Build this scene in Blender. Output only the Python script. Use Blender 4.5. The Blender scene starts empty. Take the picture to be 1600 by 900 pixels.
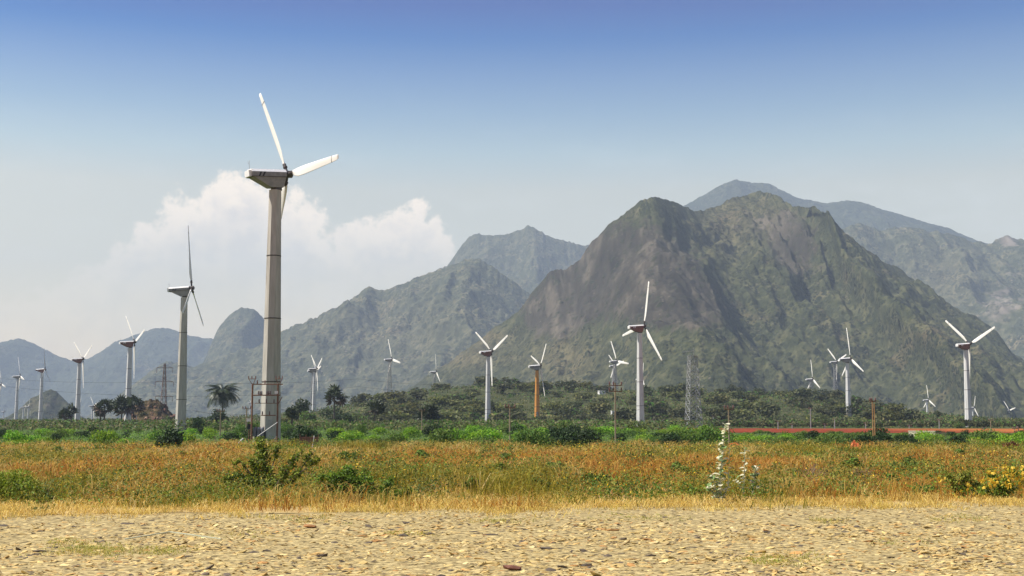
import bpy, math, random
import numpy as np
from mathutils import Matrix, Vector, Euler

S = bpy.context.scene
C = S.collection
R = math.radians
rng = np.random.default_rng(7)
random.seed(7)

# ------------------------------------------------------------------ camera
F = 1931.0                      # focal length in photograph pixels
CAM_H = 2.5
PITCH = math.atan(205 / F)
cp, sp = math.cos(PITCH), math.sin(PITCH)
cam = bpy.data.cameras.new("camera")
cam.sensor_width = 36
cam.lens = 36 * F / 1600
cam.clip_start = 0.2
cam.clip_end = 60000
cam_o = bpy.data.objects.new("camera", cam)
cam_o.location = (0, 0, CAM_H)
cam_o.rotation_euler = (R(90) + PITCH, 0, 0)
C.objects.link(cam_o)
S.camera = cam_o

# ------------------------------------------------------------------ light and sky
SUN_EL, SUN_AZ = 54.0, -91.0    # azimuth from +Y (view direction), negative = left
sd = Vector((math.sin(R(SUN_AZ)) * math.cos(R(SUN_EL)), math.cos(R(SUN_AZ)) * math.cos(R(SUN_EL)), math.sin(R(SUN_EL))))
sun = bpy.data.lights.new("sun", "SUN")
sun.energy = 5.0
sun.angle = R(0.53)
sun.color = (1.0, 0.94, 0.84)
sun_o = bpy.data.objects.new("sun", sun)
sun_o.rotation_euler = sd.to_track_quat("Z", "Y").to_euler()
C.objects.link(sun_o)

S.view_settings.view_transform = "Standard"
S.view_settings.look = "None"
S.view_settings.exposure = 0.8
S.view_settings.gamma = 1.0
S.cycles.use_denoising = True
S.cycles.max_bounces = 5
S.cycles.diffuse_bounces = 2
S.cycles.glossy_bounces = 2
S.cycles.transmission_bounces = 2
S.cycles.transparent_max_bounces = 8
S.cycles.volume_bounces = 0
S.cycles.caustics_reflective = False
S.cycles.caustics_refractive = False


class NT:
    """small helper for writing node trees"""
    def __init__(s, tree):
        s.t = tree; s.t.nodes.clear()
    def n(s, typ, ins=None, **kw):
        nd = s.t.nodes.new(typ)
        for k, v in kw.items():
            setattr(nd, k, v)
        for k, v in (ins or {}).items():
            s.set(nd, k, v)
        return nd
    def set(s, nd, k, v):
        sock = nd.inputs[k]
        if isinstance(v, bpy.types.Node):
            v = v.outputs[0]
        if isinstance(v, bpy.types.NodeSocket):
            s.t.links.new(v, sock)
        else:
            sock.default_value = v
    def math(s, op, a, b=0.0, c=None, clamp=False):
        nd = s.n("ShaderNodeMath", operation=op, use_clamp=clamp)
        s.set(nd, 0, a); s.set(nd, 1, b)
        if c is not None: s.set(nd, 2, c)
        return nd.outputs[0]
    def mix(s, fac, a, b, blend="MIX"):
        nd = s.n("ShaderNodeMix", data_type="RGBA", blend_type=blend)
        s.set(nd, 0, fac); s.set(nd, 6, a); s.set(nd, 7, b)
        return nd.outputs[2]
    def ramp(s, fac, pts, interp="LINEAR"):
        nd = s.n("ShaderNodeValToRGB")
        cr = nd.color_ramp; cr.interpolation = interp
        while len(cr.elements) < len(pts): cr.elements.new(0.5)
        for e, (p, c) in zip(cr.elements, pts):
            e.position = p; e.color = tuple(c) + ((1,) if len(c) == 3 else ())
        s.set(nd, 0, fac)
        return nd.outputs[0]
    def rng(s, v, a, b, c=0.0, d=1.0, interp="SMOOTHSTEP"):
        nd = s.n("ShaderNodeMapRange", interpolation_type=interp)
        s.set(nd, 0, v); s.set(nd, 1, a); s.set(nd, 2, b); s.set(nd, 3, c); s.set(nd, 4, d)
        return nd.outputs[0]
    def noise(s, vec, scale, detail=4, rough=0.55, out=0, dist=0.0):
        nd = s.n("ShaderNodeTexNoise", {"Scale": scale, "Detail": detail, "Roughness": rough, "Distortion": dist})
        if vec is not None: s.set(nd, "Vector", vec)
        return nd.outputs[out]


w = bpy.data.worlds.new("World")
S.world = w
w.use_nodes = True
t = NT(w.node_tree)
sky = t.n("ShaderNodeTexSky", sky_type="NISHITA", sun_disc=False, sun_elevation=R(SUN_EL), sun_rotation=R(SUN_AZ),
          altitude=100, air_density=1.0, dust_density=1.0, ozone_density=2.5)
tc = t.n("ShaderNodeTexCoord")
sep = t.n("ShaderNodeSeparateXYZ", {0: tc.outputs["Generated"]})
el = t.math("ARCSINE", sep.outputs[2])
az = t.math("ARCTAN2", sep.outputs[0], sep.outputs[1])
# a clean dry-season sky: the blue deepens steadily from the horizon to the zenith
eln = t.math("DIVIDE", el, math.pi / 2, clamp=True)
deep = t.ramp(eln, [(0.0, (1.649, 1.088, 0.621)), (0.1167, (1.754, 1.197, 0.722)), (0.1363, (1.33, 1.127, 0.804)), (0.1558, (0.837, 0.868, 0.782)), (0.1751, (0.458, 0.621, 0.755)), (0.1942, (0.02, 0.347, 0.694)), (0.2131, (0.012, 0.184, 0.57)), (0.3, (0.012, 0.184, 0.57)), (1.0, (0.061, 0.194, 0.612))])
skyc = t.mix(1.0, sky.outputs[0], deep, "MULTIPLY")
# cumulus standing along the horizon; tops given by azimuth, broken up by noise
cv = t.n("ShaderNodeFloatCurve")
c = cv.mapping.curves[0]
def azel(px, py):
    u, v = (px - 800) / F, (450 - py) / F
    d = Vector((u, cp - v * sp, sp + v * cp)).normalized()
    return math.atan2(d.x, d.y), math.asin(d.z)
prof = []
for px, py in [(-60, 480), (40, 450), (120, 420), (185, 385), (212, 345), (255, 325), (280, 312), (298, 288), (335, 270), (372, 266), (410, 282), (450, 290), (484, 300), (506, 344),
               (528, 360), (562, 350), (598, 324), (640, 312), (675, 322), (690, 338), (700, 362), (720, 395), (800, 450)]:
    a, e = azel(px, py)
    prof.append(((a + math.pi) / (2 * math.pi), e / 0.4))
prof = [(0.0, 0.26), (0.07, 0.3), (0.1, 0.1), (0.17, 0.15), (0.2, 0.34), (0.26, 0.3), (0.3, 0.08), (0.37, 0.12)] + prof + [(0.58, 0.02), (0.66, 0.05), (0.7, 0.3), (0.76, 0.28), (0.8, 0.06), (0.88, 0.1), (0.92, 0.28), (1.0, 0.26)]
pts = c.points
while len(pts) < len(prof): pts.new(0.5, 0.5)
for p, (a, b) in zip(pts, prof):
    p.location = (a, b); p.handle_type = "AUTO_CLAMPED"
cv.mapping.update()
azn = t.math("MULTIPLY_ADD", az, 1 / (2 * math.pi), 0.5)
t.set(cv, "Value", azn)
top = t.math("MULTIPLY", cv.outputs[0], 0.4)
pv = t.n("ShaderNodeCombineXYZ", {0: az, 1: el, 2: 0.0})
n1 = t.noise(pv, 42, 6, 0.55)
n2 = t.noise(pv, 110, 6, 0.62)
nz = t.math("ADD", t.math("MULTIPLY", t.math("SUBTRACT", n1, 0.5), 0.085), t.math("MULTIPLY", t.math("SUBTRACT", n2, 0.5), 0.03))
depth = t.math("ADD", t.math("SUBTRACT", top, el), nz)
mask = t.rng(depth, -0.002, 0.012)
n3 = t.noise(t.n("ShaderNodeCombineXYZ", {0: t.math("ADD", az, 0.008), 1: t.math("SUBTRACT", el, 0.012), 2: 0.0}), 42, 6, 0.55)
puff_lit = t.rng(t.math("SUBTRACT", n1, n3), -0.12, 0.14)  # offset noise paints sunlit and shaded sides onto the cloud billows
body = t.rng(t.math("ADD", depth, t.math("MULTIPLY", t.math("SUBTRACT", n1, 0.5), 0.09)), 0.0, 0.05)
body = t.math("SUBTRACT", body, t.math("MULTIPLY", puff_lit, 0.55), clamp=True)
ccol = t.mix(body, (8.6, 7.4, 5.9, 1), (6.0, 5.5, 4.9, 1))
fade = t.rng(el, 0.1, 0.175, 0.25, 0.95)
wisp = t.rng(t.noise(t.n("ShaderNodeCombineXYZ", {0: az, 1: t.math("MULTIPLY", el, 3.0), 2: 0.0}), 9, 5, 0.6), 0.45, 0.8, 0.0, 0.22)
wisp = t.math("MULTIPLY", wisp, t.rng(el, 0.28, 0.1))
skyc = t.mix(wisp, skyc, (7.2, 7.4, 7.4, 1))
skyc = t.mix(t.math("MULTIPLY", mask, fade), skyc, ccol)
bg = t.n("ShaderNodeBackground", {"Color": skyc, "Strength": 0.1})
out = t.n("ShaderNodeOutputWorld", {"Surface": bg.outputs[0]})

# ------------------------------------------------------------------ helpers
def at(px, py, Y):
    u, v = (px - 800) / F, (450 - py) / F
    tt = Y / (cp - v * sp)
    return Vector((u * tt, Y, CAM_H + tt * (sp + v * cp)))
def gp(px, py, z=0.0):
    """the point of the plain seen along a pixel"""
    u, v = (px - 800) / F, (450 - py) / F
    dz = sp + v * cp
    tt = (z - CAM_H) / dz
    return Vector((u * tt, tt * (cp - v * sp), z))
def proj(P):
    d = P[:, 1] * cp + (P[:, 2] - CAM_H) * sp
    return 800 + F * P[:, 0] / d, 450 - F * (-P[:, 1] * sp + (P[:, 2] - CAM_H) * cp) / d

def _h(i, j, seed):
    h = (i.astype(np.int64) * 374761393 + j.astype(np.int64) * 668265263 + seed * 974634777) & 0xFFFFFFFF
    h = ((h ^ (h >> 13)) * 1274126177) & 0xFFFFFFFF
    h = (h ^ (h >> 16)) & 0xFFFFFFFF
    return h / 4294967295.0
def vnoise(x, y, seed=0):
    xi, yi = np.floor(x), np.floor(y)
    fx, fy = x - xi, y - yi
    fx = fx * fx * fx * (fx * (fx * 6 - 15) + 10); fy = fy * fy * fy * (fy * (fy * 6 - 15) + 10)
    a, b = _h(xi, yi, seed), _h(xi + 1, yi, seed)
    c_, d = _h(xi, yi + 1, seed), _h(xi + 1, yi + 1, seed)
    return (a + (b - a) * fx) * (1 - fy) + (c_ + (d - c_) * fx) * fy
def fbm(x, y, seed=0, o=4, gain=0.5):
    s, a, n = 0, 1, 0
    for k in range(o):
        s = s + a * vnoise(x * 2 ** k, y * 2 ** k, seed + k * 17); n += a; a *= gain
    return s / n
def ridged(x, y, seed=0, o=4, gain=0.5):
    s, a, n = 0, 1, 0
    for k in range(o):
        s = s + a * (1 - np.abs(2 * vnoise(x * 2 ** k, y * 2 ** k, seed + k * 31) - 1)); n += a; a *= gain
    return s / n
def sst(x, a, b):
    t_ = np.clip((x - a) / (b - a), 0, 1)
    return t_ * t_ * (3 - 2 * t_)

def ground_z(x, y):
    x = np.asarray(x, float); y = np.asarray(y, float)
    hill = 15.5 * np.exp(-(np.abs(x - 55) / 150) ** 4) * sst(y, 430, 700) * (1 - sst(y, 850, 1300) * 0.6)
    hill = hill + 6.5 * np.exp(-((x + 30) / 90) ** 2) * sst(y, 450, 800) * (1 - sst(y, 900, 1300) * 0.6)
    dip = -17 * sst(x, 270, 420) * sst(y, 560, 1000) - 13 * sst(-x, 300, 420) * sst(y, 900, 1300)
    und = (fbm(x / 45, y / 45, 3, 3) - 0.5) * 0.5 * sst(y, 36, 60) + (fbm(x / 120, y / 120, 9, 2) - 0.5) * 3.0 * sst(y, 420, 600)
    return hill + dip + und * (1 - sst(y, 60, 110) * (1 - sst(y, 350, 450)) * 0.7)
def gz(x, y): return float(ground_z(np.array([x]), np.array([y]))[0])

def mesh(name, V, Fc, mat=None, col=None, smooth=False, attr=None):
    """mesh from arrays; Fc is an (m,k) array or a list of arrays"""
    V = np.asarray(V, np.float32).reshape(-1, 3)
    me = bpy.data.meshes.new(name)
    fl = [Fc] if isinstance(Fc, np.ndarray) else list(Fc)
    fl = [np.asarray(f, np.int32) for f in fl if len(f)]
    me.vertices.add(len(V)); me.vertices.foreach_set("co", V.ravel())
    tot = sum(f.size for f in fl); npoly = sum(len(f) for f in fl)
    me.loops.add(tot); me.loops.foreach_set("vertex_index", np.concatenate([f.ravel() for f in fl]))
    me.polygons.add(npoly)
    cnt = np.concatenate([np.full(len(f), f.shape[1], np.int32) for f in fl])
    st = np.concatenate([[0], np.cumsum(cnt)[:-1]]).astype(np.int32)
    me.polygons.foreach_set("loop_start", st)
    me.polygons.foreach_set("use_smooth", np.full(npoly, smooth))
    if col is not None:
        a = me.attributes.new("col", "FLOAT_COLOR", "POINT")
        cc = np.ones((len(V), 4), np.float32); cc[:, :3] = col
        a.data.foreach_set("color", cc.ravel())
    for k, v in (attr or {}).items():
        a = me.attributes.new(k, "FLOAT", "POINT"); a.data.foreach_set("value", np.asarray(v, np.float32))
    me.update(calc_edges=True)
    if mat: me.materials.append(mat)
    return me

def obj(name, me, parent=None, loc=None, rot=None, scale=None):
    o = bpy.data.objects.new(name, me); C.objects.link(o)
    if parent: o.parent = parent
    if loc is not None: o.location = loc
    if rot is not None: o.rotation_euler = rot
    if scale is not None: o.scale = scale if hasattr(scale, "__len__") else (scale,) * 3
    return o
def tag(o, label=None, cat=None, group=None, kind=None):
    if label: o["label"] = label
    if cat: o["category"] = cat
    if group: o["group"] = group
    if kind: o["kind"] = kind
    return o
def thing(name, label, cat, loc, rotz=0, group=None, scale=1.0):
    o = obj(name, None, None, loc, (0, 0, rotz), scale)
    o.empty_display_size = 0.5
    return tag(o, label, cat, group)
def dup(root, loc, rotz=0, scale=1.0, label=None, group=None):
    r = root.copy(); C.objects.link(r); r.location = loc; r.rotation_euler = (0, 0, rotz)
    r.scale = scale if hasattr(scale, "__len__") else (scale,) * 3
    if label: r["label"] = label
    if group: r["group"] = group
    for ch in list(root.children):
        c_ = ch.copy(); C.objects.link(c_); c_.parent = r
        for g in list(ch.children):
            d = g.copy(); C.objects.link(d); d.parent = c_
    return r

class MB:
    """collects boxes, bars and lathes into one mesh"""
    def __init__(s): s.v = []; s.f = []; s.n = 0
    def add(s, V, fs):
        V = np.asarray(V, float).reshape(-1, 3); s.v.append(V)
        for f in fs: s.f.append([i + s.n for i in f])
        s.n += len(V)
    def box(s, c, d, M=None):
        c, d = Vector(c), Vector(d) / 2
        vs = [Vector((x * d.x, y * d.y, z * d.z)) for x in (-1, 1) for y in (-1, 1) for z in (-1, 1)]
        vs = [(M @ v if M else v) + c for v in vs]
        s.add([tuple(v) for v in vs], [(0, 1, 3, 2), (4, 6, 7, 5), (0, 4, 5, 1), (2, 3, 7, 6), (0, 2, 6, 4), (1, 5, 7, 3)])
    def tube(s, P, r, n=6, r1=None, cap=True):
        P = [Vector(p) for p in P]; m = len(P)
        rs = [r + ((r1 if r1 is not None else r) - r) * i / max(1, m - 1) for i in range(m)]
        vs = []
        for i, p in enumerate(P):
            d = (P[min(i + 1, m - 1)] - P[max(i - 1, 0)]).normalized()
            a = d.orthogonal().normalized() if abs(d.z) > 0.99 else d.cross(Vector((0, 0, 1))).normalized()
            b = d.cross(a).normalized()
            for k in range(n):
                an = 2 * math.pi * (k + 0.5) / n
                vs.append(tuple(p + (a * math.cos(an) + b * math.sin(an)) * rs[i]))
        fs = [(i * n + k, i * n + (k + 1) % n, (i + 1) * n + (k + 1) % n, (i + 1) * n + k) for i in range(m - 1) for k in range(n)]
        if cap: fs += [tuple(range(n))[::-1], tuple((m - 1) * n + k for k in range(n))]
        s.add(vs, fs)
    def lathe(s, prof, n=10, c=(0, 0, 0), cap=True, ph=0.0):
        vs = [(c[0] + r * math.cos(2 * math.pi * (k + ph) / n), c[1] + r * math.sin(2 * math.pi * (k + ph) / n), c[2] + z) for r, z in prof for k in range(n)]
        m = len(prof)
        fs = [(i * n + k, i * n + (k + 1) % n, (i + 1) * n + (k + 1) % n, (i + 1) * n + k) for i in range(m - 1) for k in range(n)]
        if cap: fs += [tuple(range(n))[::-1], tuple((m - 1) * n + k for k in range(n))]
        s.add(vs, fs)
    def mesh(s, name, mat, smooth=False):
        me = bpy.data.meshes.new(name)
        me.from_pydata(np.concatenate(s.v).tolist(), [], s.f)
        if smooth: me.polygons.foreach_set("use_smooth", [True] * len(me.polygons))
        me.update(); me.materials.append(mat)
        return me
    def obj(s, name, mat, parent=None, smooth=False, **kw):
        return obj(name, s.mesh(name, mat, smooth), parent, **kw)

# ------------------------------------------------------------------ materials
def newmat(name):
    m = bpy.data.materials.new(name); m.use_nodes = True
    return m, NT(m.node_tree)
def finish(t, col, rough=0.8, bump=None, spec=0.3, trans=None, metallic=0.0):
    b = t.n("ShaderNodeBsdfPrincipled", {"Base Color": col, "Roughness": rough, "Specular IOR Level": spec, "Metallic": metallic})
    if bump is not None:
        b_ = t.n("ShaderNodeBump", {"Height": bump[0], "Strength": bump[1], "Distance": bump[2]}); t.set(b, "Normal", b_.outputs[0])
    s = b.outputs[0]
    if trans:
        tr = t.n("ShaderNodeBsdfTranslucent", {"Color": trans[1]})
        ms = t.n("ShaderNodeMixShader", {0: trans[0], 1: s, 2: tr.outputs[0]}); s = ms.outputs[0]
    t.n("ShaderNodeOutputMaterial", {"Surface": s})
def worn(name, c0, c1, scale=2.0, rough=0.7, streak=False, bump=0.0, stain=None, spec=0.3, metallic=0.0):
    """a solid surface with patchy wear"""
    m, t = newmat(name)
    tcn = t.n("ShaderNodeTexCoord"); v = tcn.outputs["Object"]
    if streak:
        v = t.n("ShaderNodeMapping", {"Vector": v, "Scale": (1, 1, 0.12)}).outputs[0]
    n_ = t.noise(v, scale, 6, 0.6)
    col = t.mix(t.rng(n_, 0.3, 0.7), c0 + (1,), c1 + (1,))
    if stain:
        n3 = t.noise(v, scale * 0.45, 5, 0.65, dist=0.4)
        col = t.mix(t.rng(n3, 0.52, 0.72, 0, 0.8), col, stain + (1,))
    n2_ = t.noise(v, scale * 9, 3, 0.6)
    finish(t, col, rough, (n2_, bump, 0.02) if bump else None, spec, metallic=metallic)
    return m
def leafmat(name, tint=(1, 1, 1), trans=0.25, var=0.5):
    m, t = newmat(name)
    a = t.n("ShaderNodeAttribute", attribute_name="col").outputs[0]
    oi = t.n("ShaderNodeObjectInfo").outputs["Random"]
    hs = t.n("ShaderNodeHueSaturation", {"Hue": t.rng(oi, 0, 1, 0.5 - 0.03 * var, 0.5 + 0.03 * var, "LINEAR"), "Saturation": 1.0,
                                        "Value": t.rng(oi, 0, 1, 1 - 0.3 * var, 1 + 0.3 * var, "LINEAR"), "Color": a})
    col = t.mix(1.0, hs.outputs[0], tint + (1,), "MULTIPLY")
    finish(t, col, 0.6, None, 0.25, (trans, col))
    return m

M = {}
M["leaf"] = leafmat("leaf", trans=0.35)
M["grass"] = leafmat("grass_blade", trans=0.35, var=0.0)
M["bark"] = worn("bark", (0.1, 0.075, 0.05), (0.19, 0.15, 0.11), 6, 0.9, True, 0.5)
M["palm_bark"] = worn("palm_bark", (0.07, 0.06, 0.05), (0.13, 0.11, 0.09), 8, 0.9, False, 0.5)
M["concrete"] = worn("tower_concrete", (0.36, 0.335, 0.285), (0.51, 0.48, 0.42), 1.9, 0.85, True, 0.25, (0.25, 0.22, 0.18))
M["white_tower"] = worn("tower_paint", (0.52, 0.515, 0.485), (0.65, 0.645, 0.61), 1.4, 0.7, True, 0.1, (0.42, 0.4, 0.36))
M["rust_tower"] = worn("rusted_tower", (0.5, 0.2, 0.035), (0.62, 0.3, 0.06), 1.6, 0.8, True, 0.2, (0.45, 0.36, 0.26))
M["joint"] = worn("joint_band", (0.05, 0.045, 0.04), (0.1, 0.09, 0.075), 4, 0.9)
M["blade"] = worn("blade_gelcoat", (0.8, 0.775, 0.7), (0.85, 0.825, 0.76), 0.7, 0.45, True, 0, (0.7, 0.66, 0.57), 0.4)
M["white"] = worn("white_paint", (0.74, 0.73, 0.7), (0.82, 0.81, 0.78), 3, 0.6, False, 0, (0.6, 0.57, 0.52))
M["nacelle"] = worn("nacelle_shade_grey", (0.2, 0.195, 0.19), (0.28, 0.27, 0.26), 1.5, 0.6, False, 0, (0.32, 0.3, 0.28))  # pale hull painted grey: shade of its sunless side is in the colour
M["nacelle_red"] = worn("nacelle_maroon", (0.16, 0.07, 0.055), (0.23, 0.11, 0.09), 2.0, 0.6)
M["dark_metal"] = worn("dark_metal", (0.05, 0.038, 0.034), (0.09, 0.07, 0.06), 5, 0.6, spec=0.4)
M["root"] = worn("blade_root", (0.32, 0.22, 0.13), (0.42, 0.3, 0.18), 3, 0.6)
M["black"] = worn("black_paint", (0.025, 0.025, 0.03), (0.04, 0.04, 0.045), 4, 0.6)
M["steel"] = worn("galvanised_steel", (0.27, 0.27, 0.265), (0.38, 0.38, 0.37), 3, 0.5, False, 0, (0.3, 0.27, 0.24), 0.5, 0.3)
M["rust"] = worn("rusted_steel", (0.15, 0.075, 0.045), (0.24, 0.13, 0.08), 6, 0.85)
M["wood"] = worn("weathered_pole", (0.22, 0.17, 0.11), (0.33, 0.27, 0.18), 4, 0.9, True, 0.3)
M["pole_orange"] = worn("pole_ochre", (0.36, 0.2, 0.08), (0.44, 0.27, 0.12), 4, 0.9, True, 0.3)
M["drum"] = worn("transformer_paint", (0.13, 0.145, 0.17), (0.2, 0.215, 0.24), 4, 0.5)
M["insulator"] = worn("porcelain", (0.12, 0.06, 0.045), (0.2, 0.1, 0.08), 5, 0.3, spec=0.5)
M["plaster"] = worn("lime_plaster", (0.5, 0.46, 0.32), (0.62, 0.58, 0.42), 1.2, 0.9, False, 0.2, (0.42, 0.38, 0.28))
M["mud"] = worn("mud_plaster", (0.3, 0.22, 0.15), (0.4, 0.3, 0.2), 1.5, 0.9, False, 0.3)
M["red_earth"] = worn("red_earth_clod", (0.42, 0.1, 0.03), (0.62, 0.2, 0.07), 2.5, 0.95, False, 0.6)
M["cable"] = worn("cable", (0.05, 0.05, 0.05), (0.08, 0.08, 0.08), 1, 0.6)
M["twig"] = worn("dry_twig", (0.2, 0.13, 0.08), (0.34, 0.24, 0.15), 9, 0.9)
M["pale_stem"] = worn("pale_stem", (0.4, 0.42, 0.28), (0.5, 0.5, 0.36), 9, 0.8)
def simple(name, c0, rough=0.6, trans=0.2, var=0.15):
    m, t = newmat(name)
    oi = t.n("ShaderNodeObjectInfo").outputs["Random"]
    col = t.mix(oi, tuple(x * (1 - var) for x in c0) + (1,), tuple(x * (1 + var) for x in c0) + (1,))
    n_ = t.noise(t.n("ShaderNodeTexCoord").outputs["Object"], 8, 3)
    col = t.mix(t.rng(n_, 0.35, 0.7, 0, 0.35), col, tuple(x * 0.6 for x in c0) + (1,))
    finish(t, col, rough, None, 0.3, (trans, col) if trans else None)
    return m
M["calotropis"] = simple("milkweed_leaf", (0.82, 0.8, 0.58), 0.5, 0.45)
M["milk_green"] = simple("milkweed_leaf_green", (0.2, 0.3, 0.1), 0.5, 0.25)
M["frond"] = simple("palm_frond", (0.045, 0.06, 0.022), 0.45, 0.2, 0.4)
M["dead_frond"] = simple("dead_palm_frond", (0.1, 0.07, 0.045), 0.8, 0.1, 0.4)
M["yellow"] = simple("yellow_petal", (0.72, 0.5, 0.05), 0.6, 0.3)

def stone_mat():
    m, t = newmat("gravel_stone")
    a = t.n("ShaderNodeAttribute", attribute_name="col").outputs[0]
    oi = t.n("ShaderNodeObjectInfo")
    v = t.n("ShaderNodeTexCoord").outputs["Object"]
    n_ = t.noise(v, 9, 5, 0.6)
    col = t.mix(t.rng(n_, 0.3, 0.75, 0, 0.4), a, t.mix(1.0, a, (0.6, 0.55, 0.48, 1), "MULTIPLY"))
    val = t.n("ShaderNodeHueSaturation", {"Value": t.rng(oi.outputs["Random"], 0, 1, 0.8, 1.15, "LINEAR"), "Color": col}).outputs[0]
    finish(t, val, 0.85, (n_, 0.4, 0.01), 0.25)
    return m
M["stone"] = stone_mat()

def mountain_mat(name, g0, g1, g2, r0, r1, r2, u=1.0, rockbias=0.0):
    """scrub over rock; u = size of the bushes in metres / 7"""
    m, t = newmat(name)
    pos = t.n("ShaderNodeNewGeometry").outputs["Position"]
    rock = t.n("ShaderNodeAttribute", attribute_name="rock").outputs["Fac"]
    bare = t.n("ShaderNodeAttribute", attribute_name="bare").outputs["Fac"]
    nb = t.noise(pos, 1 / (70 * u), 5, 0.6)
    nm = t.noise(pos, 1 / (22 * u), 6, 0.65)
    nf = t.noise(pos, 1 / (4.0 * u), 5, 0.75)
    vo = t.n("ShaderNodeTexVoronoi", {"Vector": pos, "Scale": 1 / (5.5 * u), "Randomness": 1.0})
    vo2 = t.n("ShaderNodeTexVoronoi", {"Vector": pos, "Scale": 1 / (12 * u), "Randomness": 1.0})
    green = t.ramp(t.math("ADD", t.math("MULTIPLY", nm, 0.7), t.math("MULTIPLY", nf, 0.3)), [(0.34, g0), (0.5, g1), (0.68, g2)])
    bush = t.math("MULTIPLY", t.rng(vo.outputs["Distance"], 0.46, 0.26), t.rng(nb, 0.32, 0.6))
    bush2 = t.math("MULTIPLY", t.rng(vo2.outputs["Distance"], 0.48, 0.26), t.rng(nm, 0.4, 0.55))
    dry = t.math("MULTIPLY", t.math("ADD", t.rng(nb, 0.55, 0.75), bare, clamp=True), t.rng(nf, 0.3, 0.6))
    soil = t.mix(t.math("MULTIPLY", dry, 0.55), green, (0.2, 0.145, 0.08, 1))
    veg = t.mix(t.math("MAXIMUM", bush, bush2), soil, t.mix(vo.outputs["Color"], g0 + (1,), tuple(x * 0.5 + y * 0.5 for x, y in zip(g0, g1)) + (1,)))
    sv = t.n("ShaderNodeMapping", {"Vector": pos, "Scale": (1.0, 0.25, 0.2)}).outputs[0]
    ns = t.noise(sv, 1 / (16 * u), 6, 0.65)
    nc = t.noise(sv, 1 / (45 * u), 4, 0.55)
    rk = t.ramp(t.math("ADD", t.math("MULTIPLY", ns, 0.6), t.math("MULTIPLY", nc, 0.4)), [(0.36, r0), (0.5, r1), (0.68, r2)])
    rk = t.mix(t.math("MULTIPLY", bare, 0.55), rk, (0.23, 0.19, 0.135, 1))
    rm = t.rng(t.math("ADD", t.math("ADD", rock, rockbias), t.math("MULTIPLY", t.math("SUBTRACT", nm, 0.5), 1.1)), 0.38, 0.62)
    rm = t.math("MULTIPLY", rm, t.math("SUBTRACT", 1.0, t.math("MULTIPLY", bush2, 0.7)))
    col = t.mix(rm, veg, rk)
    vs_ = t.n("ShaderNodeTexVoronoi", {"Vector": pos, "Scale": 1 / (8 * u ** 0.5), "Randomness": 1.0})
    spk = t.math("MULTIPLY", t.rng(vs_.outputs["Distance"], 0.3, 0.16), t.rng(t.n("ShaderNodeSeparateColor", {0: vs_.outputs["Color"]}).outputs[0], 0.66, 0.7))
    col = t.mix(t.math("MULTIPLY", spk, t.rng(nb, 0.4, 0.6, 0.1, 0.6)), col, r2 + (1,))
    hgt = t.math("ADD", t.math("MULTIPLY", t.math("MAXIMUM", bush, bush2), t.math("SUBTRACT", 1.0, rm)), t.math("MULTIPLY", ns, 1.4))
    finish(t, col, 0.95, (hgt, 0.8, 1.7 * u), 0.1)
    return m

# ------------------------------------------------------------------ ground
def ground_mat():
    m, t = newmat("ground_cover")
    pos = t.n("ShaderNodeNewGeometry").outputs["Position"]
    s_ = t.n("ShaderNodeSeparateXYZ", {0: pos})
    n0 = t.noise(pos, 0.12, 5, 0.6); n1_ = t.noise(pos, 0.9, 5, 0.6); n2_ = t.noise(pos, 6, 4, 0.65); n3_ = t.noise(pos, 0.03, 5, 0.6)
    edge = t.math("ADD", s_.outputs[1], t.math("MULTIPLY", t.math("SUBTRACT", n1_, 0.5), 3.0))
    edge = t.math("SUBTRACT", edge, t.math("MULTIPLY", s_.outputs[0], 0.21))
    dirt_gap_shade = t.ramp(n2_, [(0.34, (0.06, 0.044, 0.02)), (0.5, (0.34, 0.26, 0.115)), (0.68, (0.58, 0.46, 0.21))])  # dirt under the stones; its dark tones paint in the shade of the gaps
    straw = t.ramp(n2_, [(0.3, (0.3, 0.2, 0.07)), (0.7, (0.5, 0.36, 0.15))])
    soil = t.ramp(t.math("ADD", t.math("MULTIPLY", n1_, 0.6), t.math("MULTIPLY", n2_, 0.4)), [(0.35, (0.12, 0.06, 0.025)), (0.5, (0.3, 0.13, 0.045)), (0.65, (0.34, 0.2, 0.07))])
    green = t.ramp(n1_, [(0.35, (0.035, 0.07, 0.015)), (0.65, (0.09, 0.13, 0.03))])
    scrub = t.ramp(t.math("ADD", t.math("MULTIPLY", n3_, 0.6), t.math("MULTIPLY", n0, 0.4)), [(0.38, (0.035, 0.042, 0.016)), (0.56, (0.066, 0.071, 0.025)), (0.68, (0.22, 0.185, 0.065))])
    col = t.mix(t.rng(edge, 34.6, 35.6), dirt_gap_shade, straw)
    col = t.mix(t.rng(edge, 38, 43), col, soil)
    col = t.mix(t.rng(t.math("ADD", s_.outputs[1], t.math("MULTIPLY", n0, 20)), 108, 128), col, green)
    col = t.mix(t.rng(s_.outputs[1], 260, 420), col, scrub)
    finish(t, col, 0.95, (n2_, 0.6, 0.05), 0.1)
    return m
M["ground"] = ground_mat()
ys = np.concatenate([np.linspace(-40, 10, 6), np.linspace(12, 120, 110), 120 * (8300 / 120) ** np.linspace(0.008, 1, 130)])
xs_ = np.sinh(np.linspace(-1, 1, 201) * 6.0) / math.sinh(6.0) * 7900
xs_ = np.sort(np.concatenate([xs_, np.linspace(-60, 60, 61), np.linspace(-420, 420, 43)]))
X, Y = np.meshgrid(xs_, ys)
def grid_faces(nr, nc):
    i = np.arange(nr - 1)[:, None] * nc + np.arange(nc - 1)[None, :]
    return np.stack([i, i + 1, i + nc + 1, i + nc], -1).reshape(-1, 4)
me = mesh("ground", np.stack([X, Y, ground_z(X, Y)], -1), grid_faces(len(ys), len(xs_)), M["ground"], smooth=True)
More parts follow.
